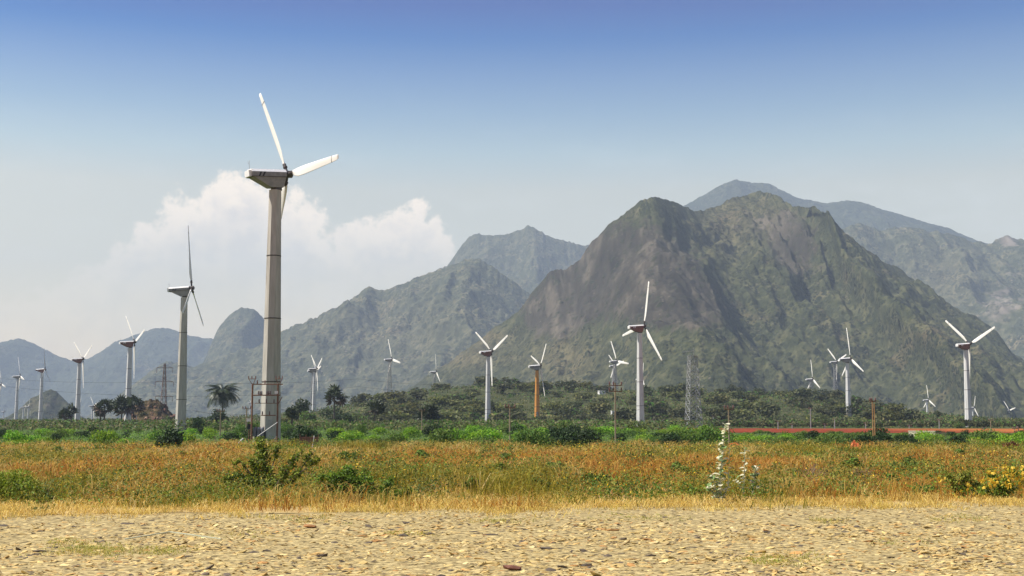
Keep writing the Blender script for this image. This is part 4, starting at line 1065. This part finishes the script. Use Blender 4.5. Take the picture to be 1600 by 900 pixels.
# scrub on it
for px, Y, s_ in [(268, 462, 0.85), (285, 455, 0.7), (225, 455, 0.5), (255, 452, 0.5), (208, 455, 0.6)]:
    x = at(px, 660, Y).x; put(hil, x, Y, s_, zs=0.8, z=gz(x, Y) + (3.0 if px == 225 else 0.5))

# ------------------------------------------------------------------ red earth heaps by the belt
for px, py, wdt, h, lab in [(1148, 702, 2.2, 0.55, "long red earth heap behind the tall milkweed plant"), (1240, 704, 0.9, 0.35, "small red earth heap right of the milkweed plants"), (1336, 704, 1.1, 0.75, "tall narrow red earth heap left of the ochre twin pole"),
                            (1062, 700, 1.3, 0.3, "low red earth heap below the bare steel mast"), (1180, 702, 1.0, 0.3, "low red earth heap just right of the long one"), (1010, 700, 0.9, 0.2, "faint red earth heap below the large maroon turbine")]:
    p = gp(px, py); n = 24; rr = np.linspace(0, 1, 8); V = []
    for i, r_ in enumerate(rr):
        for k in range(n):
            a = 2 * math.pi * k / n; wob = 1 + 0.25 * math.sin(3 * a + px) + 0.12 * math.sin(7 * a)
            x, y = math.cos(a) * r_ * wdt / 2 * wob * 1.3, math.sin(a) * r_ * 0.7 * wob
            V.append((x, y, h * math.exp(-(r_ * 1.6) ** 2) * (0.8 + 0.5 * random.random()) - 0.08))
    fs = np.array([(i * n + k, i * n + (k + 1) % n, (i + 1) * n + (k + 1) % n, (i + 1) * n + k) for i in range(7) for k in range(n)])
    tag(obj("earth_heap", mesh("earth_heap", V, fs, M["red_earth"]), loc=(p.x, p.y, gz(p.x, p.y))), lab, "earth heap")

# ------------------------------------------------------------------ gravel
def edge_y(x): return 34.0 + 0.2 * x + (fbm(x / 3.0, x * 0 + 1.7, 21, 4) - 0.5) * 5.0
PALE = np.array([(0.7, 0.575, 0.34), (0.76, 0.65, 0.43), (0.62, 0.5, 0.29), (0.64, 0.46, 0.24), (0.5, 0.41, 0.28), (0.8, 0.71, 0.52), (0.4, 0.31, 0.19), (0.58, 0.34, 0.17)])
PALE = PALE * np.array([0.93, 0.84, 0.55])
PALE[6] = (0.13, 0.1, 0.07)
PW = np.array([0.21, 0.12, 0.2, 0.13, 0.13, 0.04, 0.13, 0.04])
OV = np.array([(1, 0, 0), (-1, 0, 0), (0, 1, 0), (0, -1, 0), (0, 0, 1), (0, 0, -1), (0.6, 0.55, 0.6), (-0.6, -0.55, 0.6)], float)
OF = np.array([(0, 6, 4), (0, 2, 6), (2, 4, 6), (2, 1, 4), (1, 7, 4), (1, 3, 7), (3, 4, 7), (3, 0, 4), (0, 3, 5), (2, 0, 5), (1, 2, 5), (3, 1, 5)])
def stones(n, ymin, ymax, smin, smax, IV=IV, IF=IF):
    y = rng.uniform(ymin, ymax, n); x = rng.uniform(-1, 1, n) * (0.46 * (y + 1) + 4)
    ok = (y < edge_y(x) + rng.normal(0, 0.5, n)) & (rng.uniform(0, 1, n) < 0.45 + 1.2 * sst(fbm(x / 1.1, y / 1.6, 15, 3), 0.3, 0.6)); x, y = x[ok], y[ok]; n = len(x)
    s_ = smin + (smax - smin) * rng.uniform(0, 1, n) ** 2.2
    V = np.tile(IV[None], (n, 1, 1)) * rng.uniform(0.72, 1.2, (n, len(IV), 1))
    sc = np.stack([s_ * rng.uniform(1.0, 2.4, n), s_ * rng.uniform(0.65, 1.1, n), s_ * rng.uniform(0.28, 0.52, n)], -1)
    V = V * sc[:, None, :]
    a = rng.normal(0, 0.35, n); ca, sa = np.cos(a), np.sin(a)
    Xr = V[:, :, 0] * ca[:, None] - V[:, :, 1] * sa[:, None]; Yr = V[:, :, 0] * sa[:, None] + V[:, :, 1] * ca[:, None]
    tl = rng.normal(0, 0.22, n)[:, None]; tl2 = rng.normal(0, 0.22, n)[:, None]
    Zr = V[:, :, 2] + Xr * tl + Yr * tl2
    V = np.stack([Xr + x[:, None], Yr + y[:, None], Zr + (sc[:, 2] * rng.uniform(0.1, 0.7, n))[:, None]], -1).reshape(-1, 3)
    Fc = (IF[None] + (np.arange(n) * len(IV))[:, None, None]).reshape(-1, 3)
    c_ = PALE[rng.choice(len(PALE), n, p=PW)] * rng.uniform(0.75, 1.2, (n, 1))
    return V, Fc, np.repeat(c_, len(IV), 0)
A1 = stones(70000, 17.5, 27.5, 0.014, 0.05, OV, OF); A2 = stones(32000, 27.0, 37.5, 0.018, 0.055, OV, OF); A3 = stones(6500, 17.5, 30, 0.03, 0.085)
A2 = (A2[0], A2[1], A2[2])
V = np.concatenate([A1[0], A2[0], A3[0]]); Fc = np.concatenate([A1[1], A2[1] + len(A1[0]), A3[1] + len(A1[0]) + len(A2[0])]); cc = np.concatenate([A1[2], A2[2], A3[2]])
tag(obj("gravel", mesh("gravel", V, Fc, M["stone"], cc)), "pale loose gravel covering the roadside strip", "gravel", kind="stuff")
bed = []
for y in np.linspace(12, 37, 26):
    for x in np.linspace(-20, 20, 41): bed.append((x, min(y, float(edge_y(np.array([x]))[0]) + 0.2 + 0 * y) , 0.006 + 0.02 * random.random()))
gs = obj("gravel_strip", mesh("gravel_strip", bed, grid_faces(26, 41), M["ground"], smooth=True)); tag(gs, "stony roadside strip along the bottom of the picture", kind="structure")
ST = []
for k in range(10):
    c_ = PALE[k % len(PALE)] * 1.05
    v = IV * rng.uniform(0.75, 1.15, (12, 1)) * np.array([1.45, 0.9, 0.5]); v[:, 2] = np.maximum(v[:, 2], -0.25)
    ST.append(mesh("stone", v, IF, M["stone"], np.tile(c_, (12, 1))))
for k in range(290):
    y = 18.5 + 12 * rng.uniform() ** 1.5; x = rng.uniform(-0.44, 0.44) * y; s_ = rng.uniform(0.045, 0.075)
    obj("stone", ST[k % 10], gs, (x, y, s_ * 0.25), (rng.normal(0, 0.15), rng.normal(0, 0.15), rng.normal(0, 0.5)), (s_, s_, s_ * rng.uniform(0.7, 1.2)))
for px, py, c_, lab in [(484, 826, (0.5, 0.25, 0.1), "flat orange brown stone lying on the gravel below the low green shrub"), (800, 893, (0.2, 0.09, 0.06), "dark reddish flat stone at the bottom edge of the gravel")]:
    p = gp(px, py); tag(obj("loose_stone", mesh("loose_stone", IV * np.array([0.17, 0.1, 0.05]) * rng.uniform(0.8, 1.15, (12, 1)), IF, M["stone"], np.tile(np.array(c_), (12, 1))), loc=(p.x, p.y, 0.06), rot=(0, 0.1, 0.2)), lab, "stone")
a, c_, d = gp(195, 847), gp(265, 840), gp(345, 846)
b = MB(); b.tube([Vector(a) + Vector((0, 0, .06)), Vector(c_) + Vector((0, 0, .12)), Vector(d) + Vector((0, 0, .05))], 0.014, 5)
tag(b.obj("dry_stalk", M["pale_stem"]), "long pale dry stalk lying across the gravel on the left", "stalk")

# ------------------------------------------------------------------ field grass and weeds
def tufts(name, x, y, h, nb, cols, label, spread=0.12, wid=0.012, lean=0.35):
    n = len(x); N = n * nb
    ti = np.repeat(np.arange(n), nb)
    bx = x[ti] + rng.normal(0, spread, N); by = y[ti] + rng.normal(0, spread, N); bz = ground_z(bx, by) - 0.02
    hh = h[ti] * rng.uniform(0.45, 1.15, N)
    an = rng.uniform(0, 2 * math.pi, N); ln = hh * lean * rng.uniform(0.1, 1.5, N)
    dx, dy = np.cos(an) * ln, np.sin(an) * ln
    ww = wid * np.sqrt(np.maximum(by, 34) / 34) ** 1.5 * rng.uniform(0.6, 1.4, N); wa = rng.uniform(0, math.pi, N)
    wx_, wy_ = np.cos(wa) * ww, np.sin(wa) * ww * 0.5
    p0 = np.stack([bx - wx_, by - wy_, bz], -1); p1 = np.stack([bx + wx_, by + wy_, bz], -1)
    mx_ = bx + dx * 0.35; my_ = by + dy * 0.35; mz = bz + hh * 0.6
    p2 = np.stack([mx_ - wx_ * 0.7, my_ - wy_ * 0.7, mz], -1); p3 = np.stack([mx_ + wx_ * 0.7, my_ + wy_ * 0.7, mz], -1)
    p4 = np.stack([bx + dx, by + dy, bz + hh * (1 - 0.3 * lean)], -1)
    V = np.stack([p0, p1, p2, p3, p4], 1).reshape(-1, 3); i = np.arange(N)[:, None] * 5
    Fc = np.concatenate([i + np.array([[0, 1, 3]]), i + np.array([[0, 3, 2]]), i + np.array([[2, 3, 4]])])
    c_ = cols[ti] * rng.uniform(0.75, 1.25, (N, 1))
    return tag(obj(name, mesh(name, V, Fc, M["grass"], np.repeat(c_, 5, 0))), label, "grass", kind="stuff")
def scatter(n, y0, y1, pw=1.0):
    y = y0 + (y1 - y0) * rng.uniform(0, 1, n) ** pw; x = rng.uniform(-1, 1, n) * (0.45 * (y + 1) + 7); return x, y
STRAW = np.array([(0.74, 0.55, 0.19), (0.8, 0.63, 0.28), (0.64, 0.45, 0.14), (0.68, 0.55, 0.17)])
RUST = np.array([(0.5, 0.25, 0.065), (0.6, 0.35, 0.1), (0.42, 0.19, 0.05), (0.64, 0.43, 0.14)])
OLV = np.array([(0.26, 0.26, 0.035), (0.36, 0.31, 0.05), (0.18, 0.2, 0.03), (0.44, 0.34, 0.06)])
STRAW, RUST, OLV = STRAW * (1.0, 0.97, 0.75), RUST * (0.92, 0.9, 0.55), OLV * (0.9, 0.88, 0.6)
# straw verge along the gravel
x, y = scatter(15500, 28, 45); off = y - edge_y(x); pt = fbm(x / 1.6, y / 2.2, 44, 3); kp = (off > -0.4 + rng.normal(0, 0.7, len(x)) + (pt - 0.5) * 5) & (off < 5.4 + (pt - 0.5) * 18) & (pt > 0.36); x, y = x[kp], y[kp]
tufts("straw_grass", x, y, rng.uniform(0.12, 0.34, len(x)) * (0.5 + fbm(x / 2, y / 3, 45, 3)), 11, STRAW[rng.integers(0, 4, len(x))], "pale straw coloured dry grass along the edge of the gravel", 0.2, 0.011, 1.5)
# rusty dry grass of the field
x, y = scatter(20500, 34, 118, 1.25); off = y - edge_y(x); kp = off > 2.6 + rng.normal(0, 1.2, len(x)); x, y = x[kp], y[kp]
cl = fbm(x / 6, y / 13, 61, 3) + rng.normal(0, 0.045, len(x))
hp = 0.35 + 1.3 * sst(fbm(x / 4, y / 7, 62, 3), 0.25, 0.7)
far = sst(y, 60, 95)
pick = np.where(cl[:, None] < (0.55 - 0.2 * far)[:, None], RUST[rng.integers(0, 4, len(x))], np.where((cl < 0.62 - 0.05 * far)[:, None], STRAW[rng.integers(0, 4, len(x))] * 0.8, OLV[rng.integers(0, 4, len(x))]))
tufts("dry_grass", x, y, rng.uniform(0.3, 0.7, len(x)) * hp, 9, pick, "rust and olive dry grass covering the field", 0.26, 0.013, 0.9)
# leafy weeds
def weeds(name, n, y0, y1, pw, hmax, size, cols, label, thr, seed, per=16, rad=0.3, cat="weeds"):
    x, y = scatter(n, y0, y1, pw); cl = fbm(x / 6, y / 14, seed, 3); kp = (cl + rng.normal(0, 0.05, n) > thr) & (y - edge_y(x) > 2.5); x, y = x[kp], y[kp]; m = len(x)
    ti = np.repeat(np.arange(m), per); h = rng.uniform(0.35, 1.0, m)[ti] * hmax
    f = rng.uniform(0, 1, m * per)
    P = np.stack([x[ti] + rng.normal(0, rad, m * per) * (0.4 + 0.6 * f), y[ti] + rng.normal(0, rad, m * per), 0 * f], -1)
    P[:, 2] = ground_z(P[:, 0], P[:, 1]) + h * f
    sz = size * np.sqrt(P[:, 1] / 40.0)
    V, Fq = leaf_cards(P, np.tile(np.array([0, -0.2, 0.7]), (len(P), 1)), sz, 0.5, 0.8)
    cols = np.array(cols); c_ = cols[rng.integers(0, len(cols), m)][ti] * rng.uniform(0.65, 1.3, (m * per, 1))
    return tag(obj(name, mesh(name, V, Fq, M["grass"], np.repeat(c_, 4, 0))), label, cat, kind="stuff")
weeds("field_weeds", 11000, 36, 118, 1.35, 0.8, 0.05, [(0.14, 0.18, 0.02), (0.24, 0.25, 0.03), (0.1, 0.14, 0.018), (0.32, 0.28, 0.04), (0.075, 0.11, 0.016)], "olive green leafy weeds growing through the dry field", 0.46, 71, 18, 0.34)
weeds("green_weeds", 3600, 36, 100, 1.3, 0.6, 0.055, [(0.12, 0.24, 0.025), (0.09, 0.18, 0.02), (0.16, 0.26, 0.03)], "fresh green low weeds scattered in the dry field", 0.55, 91, 22, 0.34)
weeds("yellow_flowers", 5200, 40, 116, 1.2, 0.85, 0.042, [(0.75, 0.5, 0.02), (0.8, 0.6, 0.05), (0.7, 0.4, 0.02)], "tiny yellow flowers dotted over the dry field", 0.45, 71, 3, 0.25, "flowers")
# grass patches on the gravel
xs2, ys2 = [], []
for px, py, rx, ry, n in [(150, 862, 75, 10, 260), (1215, 878, 60, 9, 120), (110, 850, 40, 8, 60), (780, 815, 60, 5, 60), (1290, 815, 30, 5, 50), (250, 862, 40, 8, 90), (1010, 810, 90, 6, 60), (470, 812, 80, 6, 50), (1500, 812, 70, 6, 50), (640, 835, 50, 5, 25), (1420, 850, 60, 6, 25), (380, 838, 70, 5, 30)]:
    for k in range(n):
        p = gp(px + rng.normal(0, rx * 0.5), py + rng.normal(0, ry * 0.5)); xs2.append(p.x); ys2.append(p.y)
x, y = np.array(xs2), np.array(ys2)
tufts("gravel_grass", x, y, rng.uniform(0.05, 0.14, len(x)), 12, np.array([(0.5, 0.42, 0.08), (0.42, 0.42, 0.08), (0.6, 0.46, 0.14), (0.34, 0.36, 0.07)])[rng.integers(0, 4, len(x))], "short yellow green grass patches on the gravel", 0.1, 0.009, 0.9)

# ------------------------------------------------------------------ foreground plants
def plant(name, label, cat, Y, px0, py0, limbs, n_leaf, size, cols, spread=0.13, stem_r=0.018, seed=1, dj=0.35, leafname="foliage", zig=0.05):
    """limbs: polylines in photograph pixels at the plant's distance, each given its own depth"""
    r = np.random.default_rng(seed); b0 = at(px0, py0, Y); g = gz(b0.x, Y); org = Vector((b0.x, Y, g))
    o = thing(name, label, cat, org)
    sb = MB(); P = []; D = []
    for li, (pl, wgt, sp_) in enumerate(limbs):
        dy = r.normal(0, dj); pts = []
        for i, (a, c_) in enumerate(pl):
            f = i / max(1, len(pl) - 1); v = at(a, c_, Y + dy * f) - org
            if i == 0: v.z = max(0, min(v.z, 0.1))
            pts.append(v)
        sb.tube(pts, stem_r, 5, stem_r * 0.35)
        seg = [(pts[i + 1] - pts[i]).length for i in range(len(pts) - 1)]; tot = sum(seg)
        m = int(n_leaf * wgt)
        nt = max(3, int(m / 26))
        for k in range(nt):
            f = (0.1 + 0.9 * r.uniform() ** 0.85) * tot; i = 0
            while i < len(seg) - 1 and f > seg[i]: f -= seg[i]; i += 1
            v = pts[i].lerp(pts[i + 1], min(1, f / max(seg[i], 1e-6)))
            d = Vector((r.normal(0, 1), r.normal(0, 1), r.normal(0.35, 0.7))); d.normalize()
            q_ = v + d * sp_ * r.uniform(0.5, 1.5)
            if q_.z < 0.05: q_.z = 0.05
            sb.tube([v, q_], stem_r * 0.3, 3, stem_r * 0.12, cap=False)
            for j in range(26):
                u = v.lerp(q_, r.uniform(0.1, 1.05)) + Vector(r.normal(0, 0.035 + 0.12 * sp_, 3))
                if u.z < 0.02: u.z = 0.02 + 0.08 * r.uniform()
                P.append(u); D.append(d)
    P = np.array(P); D = np.array(D); V, Fq = leaf_cards(P, D + np.array([0, 0, 0.5]), size, 0.55, 0.7, r)
    cols = np.array(cols); c_ = cols[r.integers(0, len(cols), len(P))] * r.uniform(0.7, 1.3, (len(P), 1))
    obj(leafname, mesh(leafname, V, Fq, M["leaf"], np.repeat(c_, 4, 0)), o)
    sb.obj("stem", M["bark"], o)
    return o
SH = [(0.2, 0.28, 0.02), (0.12, 0.19, 0.016), (0.07, 0.11, 0.012), (0.28, 0.34, 0.035)]
plant("thorn_shrub", "tall open shrub with arching branches below the nearest turbine", "shrub", 40.0, 418, 776,
      [([(418, 776), (413, 740), (409, 700), (407, 686)], 0.16, 0.2), ([(420, 776), (424, 735), (432, 705), (436, 697)], 0.06, 0.16), ([(415, 776), (398, 752), (374, 744), (357, 754)], 0.15, 0.25), ([(415, 774), (385, 766), (358, 765)], 0.12, 0.22),
       ([(408, 770), (388, 735), (376, 722), (362, 726)], 0.03, 0.08), ([(425, 775), (450, 752), (478, 732), (500, 717)], 0.05, 0.13), ([(436, 766), (452, 735), (462, 715), (470, 706)], 0.05, 0.15), ([(445, 757), (475, 725), (492, 704)], 0.035, 0.13),
       ([(420, 774), (440, 745), (455, 722)], 0.05, 0.18), ([(418, 772), (400, 740), (396, 716)], 0.09, 0.2), ([(420, 776), (430, 762), (448, 758)], 0.08, 0.2), ([(416, 776), (404, 762), (392, 752)], 0.11, 0.24), ([(450, 752), (462, 740), (485, 738)], 0.015, 0.12)], 7600, 0.05, SH, seed=3, stem_r=0.026)
plant("low_shrub", "low spreading shrub, fresh green on its left and brown stems on its right", "shrub", 38.0, 560, 782,
      [([(585, 782), (550, 755), (520, 745), (492, 756)], 0.2, 0.18), ([(585, 782), (552, 748), (543, 733)], 0.17, 0.18), ([(590, 782), (575, 755), (568, 740)], 0.17, 0.18), ([(592, 782), (602, 762), (610, 752)], 0.12, 0.16),
       ([(596, 786), (618, 774), (640, 770)], 0.09, 0.13), ([(596, 788), (615, 782), (632, 786)], 0.04, 0.08), ([(585, 782), (530, 762), (500, 768)], 0.14, 0.16), ([(588, 784), (560, 768), (535, 770)], 0.07, 0.15)], 5200, 0.05, [(0.14, 0.28, 0.02), (0.1, 0.2, 0.016), (0.2, 0.32, 0.03), (0.07, 0.12, 0.014)], seed=5, stem_r=0.022)
r_ = np.random.default_rng(9)
lp = at(25, 785, 38.2); o = thing("round_bush", "rounded fresh green bush cut by the left edge", "bush", (lp.x, lp.y, gz(lp.x, lp.y)))
obj("foliage", crown("foliage", 3800, [(0, 0, .3, .75, .6, .35), (.45, 0, .35, .45, .5, .3), (-.35, .1, .5, .5, .5, .38), (-.8, 0, .4, .5, .5, .4), (.05, .2, .68, .42, .4, .22), (.75, 0, .2, .3, .3, .2)], 0.045, [(0.25, 0.36, 0.025), (0.33, 0.43, 0.04), (0.17, 0.27, 0.02)], 0.5, 0.5, r_), o, None, None, (0.85, 0.85, 1.1))
obj("stem", branches("stem", [(-.4, 0, .5), (.3, 0, .6), (0, .1, .7)], 0.02, r=r_), o)
plant("dark_weed", "small dark weed between the round bush and the straw grass at the left", "weed", 38.5, 78, 792, [([(78, 792), (74, 770), (70, 756)], 0.4, 0.12), ([(78, 792), (92, 778), (98, 770)], 0.35, 0.1), ([(78, 792), (66, 782)], 0.25, 0.1)], 300, 0.04, [(0.05, 0.07, 0.015), (0.09, 0.06, 0.03), (0.04, 0.08, 0.015)], seed=6)
plant("green_weed", "small green weed at the left edge of the gravel", "weed", 34.0, 68, 808, [([(68, 808), (60, 798)], 0.5, 0.1), ([(68, 808), (74, 797)], 0.5, 0.09)], 170, 0.04, [(0.1, 0.2, 0.02), (0.08, 0.15, 0.02)], seed=7)
# flowering bushes at the right
def flower_bush(px, py, Y, limbs, n, nf, lab, seed, fl):
    o = plant("flowering_bush", lab, "bush", Y, px, py, limbs, n, 0.042, [(0.2, 0.27, 0.025), (0.14, 0.2, 0.02), (0.28, 0.3, 0.04)], seed=seed)
    r = np.random.default_rng(seed + 50)
    for k in range(nf):
        c0, c1, sx, sy = fl[r.integers(len(fl))]
        v = at(c0 + r.normal(0, sx), c1 + r.normal(0, sy), Y - 0.6 + r.normal(0, 0.12)) - o.location
        obj("flower", FLOWER, o, v, (R(60) + r.normal(0, 0.5), r.normal(0, 0.4), r.uniform(0, 6)), r.uniform(0.7, 1.3))
V = [(0, 0, 0.015)] + [(math.cos(k * math.pi / 5) * (0.07 if k % 2 == 0 else 0.045), math.sin(k * math.pi / 5) * (0.07 if k % 2 == 0 else 0.045), -0.01) for k in range(10)]
FLOWER = mesh("flower", V, np.array([(0, 1 + k, 1 + (k + 1) % 10) for k in range(10)]), M["yellow"])
flower_bush(1568, 776, 39.6, [([(1568, 776), (1555, 750), (1545, 742)], 0.25, 0.2), ([(1568, 776), (1575, 748), (1582, 732)], 0.3, 0.2), ([(1570, 776), (1595, 755), (1606, 738)], 0.25, 0.2), ([(1566, 776), (1545, 768), (1535, 765)], 0.2, 0.17)], 2600, 95,
            "yellow flowering bush at the right edge of the field", 12, [(1570, 742, 13, 5), (1590, 736, 10, 5), (1548, 752, 8, 4), (1556, 758, 18, 6), (1594, 752, 8, 6)])
flower_bush(1502, 772, 39.8, [([(1502, 772), (1485, 748), (1478, 742)], 0.3, 0.18), ([(1502, 772), (1508, 748), (1512, 738)], 0.4, 0.2), ([(1502, 772), (1525, 758)], 0.2, 0.16)], 2000, 18, "yellow green bush with few flowers left of the flowering bush", 14, [(1470, 748, 4, 4), (1515, 765, 14, 5), (1495, 776, 12, 4)])
# milkweed with big pale leaves, every leaf a part
LV = [(0, 0, 0), (0.055, 0.04, 0.012), (0.072, 0.09, 0.012), (0.045, 0.14, -0.006), (0, 0.158, -0.02), (-0.045, 0.14, -0.006), (-0.072, 0.09, 0.012), (-0.055, 0.04, 0.012), (0, 0.08, -0.008)]
LF = np.array([(8, i, i + 1) for i in range(7)] + [(8, 7, 0)])
MLEAF = mesh("leaf", LV, LF, M["calotropis"]); MLEAF2 = MLEAF.copy(); MLEAF2.materials.clear(); MLEAF2.materials.append(M["milk_green"])
def milkweed(px, py, Y, stems, lab, seed):
    r = np.random.default_rng(seed); b0 = at(px, py, Y); org = Vector((b0.x, Y, gz(b0.x, Y))); o = thing("milkweed_plant", lab, "plant", org)
    for pl, nl, s_ in stems:
        dy = r.normal(0, 0.15); pts = [at(a, c_, Y + dy * i / len(pl)) - org for i, (a, c_) in enumerate(pl)]; pts[0].z = max(0, min(pts[0].z, 0.1))
        b = MB(); b.tube(pts, 0.02, 6, 0.008); b.obj("stem", M["pale_stem"], o)
        for k in range(nl):
            f = (k + 0.5) / nl * (len(pts) - 1); i = int(f); v = pts[i].lerp(pts[i + 1], f - i)
            an = k * math.pi + (k // 2 % 2) * 1.57 + r.normal(0, 0.5)
            obj("leaf", MLEAF if r.uniform() < 0.6 else MLEAF2, o, v, (R(14) + r.normal(0, 0.3), -0.45 * math.cos(an) + r.normal(0, 0.25), an), s_ * r.uniform(0.7, 1.3))
milkweed(1125, 784, 37.8, [([(1127, 784), (1126, 740), (1130, 700), (1133, 662)], 84, 1.0), ([(1124, 784), (1116, 755), (1112, 741)], 28, 1.0), ([(1124, 783), (1112, 768), (1107, 760)], 26, 1.1), ([(1127, 783), (1138, 760), (1140, 700)], 22, 0.9)],
         "tall milkweed with pale rounded leaves at the edge of the gravel", 4)
milkweed(1162, 772, 40.5, [([(1162, 772), (1163, 735), (1164, 698)], 26, 0.9), ([(1162, 772), (1153, 755), (1150, 747)], 8, 0.9), ([(1176, 772), (1179, 745), (1182, 728)], 36, 1.0), ([(1178, 772), (1188, 760)], 8, 0.9)],
         "shorter milkweed with pale rounded leaves right of the tall one", 5)
# small leafy bushes standing in the field
fsp = [shrub_proto("field_bush", 650, 0.42, 0.6, [(0.13, 0.19, 0.02), (0.17, 0.24, 0.03), (0.08, 0.12, 0.016)], 0.055, 300 + i, "small olive green bush growing in the dry field", "bush", "small bushes in the dry field", 6, 0.012) for i in range(3)]
for px, py, s_ in [(130, 765, .7), (205, 742, .9), (255, 765, .8), (175, 728, 1.0), (300, 745, .8), (290, 720, 1.0), (620, 742, .7), (700, 752, .8), (738, 770, .7), (770, 742, .9), (845, 768, .8), (870, 745, .9), (930, 760, .9), (905, 730, 1.0), (985, 752, .8),
                   (1060, 745, .9), (1090, 775, .6), (1215, 768, .8), (1235, 745, .9), (1305, 770, .7), (1330, 738, 1.0), (1400, 762, .8), (1425, 735, 1.0), (1445, 775, .7), (660, 722, 1.1), (545, 725, 1.0), (1130, 725, 1.0), (1500, 722, 1.0), (40, 725, 1.0), (90, 712, 1.1), (350, 708, 1.1), (1010, 722, 1.0), (800, 718, 1.1)]:
    p = gp(px, py); put(fsp, p.x, p.y, s_ * 1.6, zs=rng.uniform(0.6, 1.0))
# bare twiggy bushes
def twigs(px, py, Y, w_, h_, n, lab, seed):
    r = np.random.default_rng(seed); b0 = at(px, py, Y); org = Vector((b0.x, Y, gz(b0.x, Y))); b = MB()
    for k in range(n):
        a = r.uniform(-1, 1); p = Vector((a * w_, r.normal(0, 0.25), h_ * (1.05 - 0.3 * abs(a)) * r.uniform(0.7, 1))); mid = p * 0.5 + Vector((a * -0.06, 0, 0.08))
        b.tube([(0, 0, 0), mid, p], 0.012, 4, 0.004)
        for j in range(3):
            q_ = mid.lerp(p, r.uniform(0, 0.8)); b.tube([q_, q_ + Vector((r.normal(0, 0.14), r.normal(0, 0.1), r.uniform(0.1, 0.25)))], 0.007, 3, 0.003)
    tag(b.obj("twig_bush", M["twig"], loc=org), lab, "twig bush")
twigs(1272, 760, 45.0, 0.75, 0.95, 22, "leafless fan shaped twig bush in the field right of the milkweed", 1)
twigs(1350, 752, 47.0, 0.5, 0.7, 14, "smaller leafless twig bush right of the fan shaped one", 2)
# dark red bush near the right edge
rb = gp(1582, 712); r_ = np.random.default_rng(15)
o = thing("red_bush", "low dark red bush with a bare stalk near the right edge of the belt", "bush", (rb.x, 101, gz(rb.x, 101)))
xx = at(1580, 712, 101).x; o.location.x = xx
obj("foliage", crown("foliage", 500, [(-.35, 0, .35, .4, .3, .3), (.1, 0, .45, .4, .3, .32), (.4, 0, .3, .3, .3, .25)], 0.06, [(0.2, 0.03, 0.02), (0.12, 0.02, 0.015), (0.06, 0.03, 0.02)], 0.4, 0.6, r_), o)
obj("stem", branches("stem", [(-.3, 0, .5), (.2, 0, 1.0), (.45, 0, .5)], 0.03, r=r_), o)

# ------------------------------------------------------------------ haze over the whole valley
hm, t = newmat("haze")
pvn = t.n("ShaderNodeVolumePrincipled", {"Color": (0.64, 0.78, 0.94, 1), "Density": 0.000125, "Anisotropy": 0.0})
t.n("ShaderNodeOutputMaterial", {"Volume": pvn.outputs[0]})
b = MB(); b.box((0, 4100, 553), (16400, 9000, 1154)); hz_ = b.obj("haze", hm); tag(hz_, "pale blue haze lying over the valley", "haze", kind="stuff")
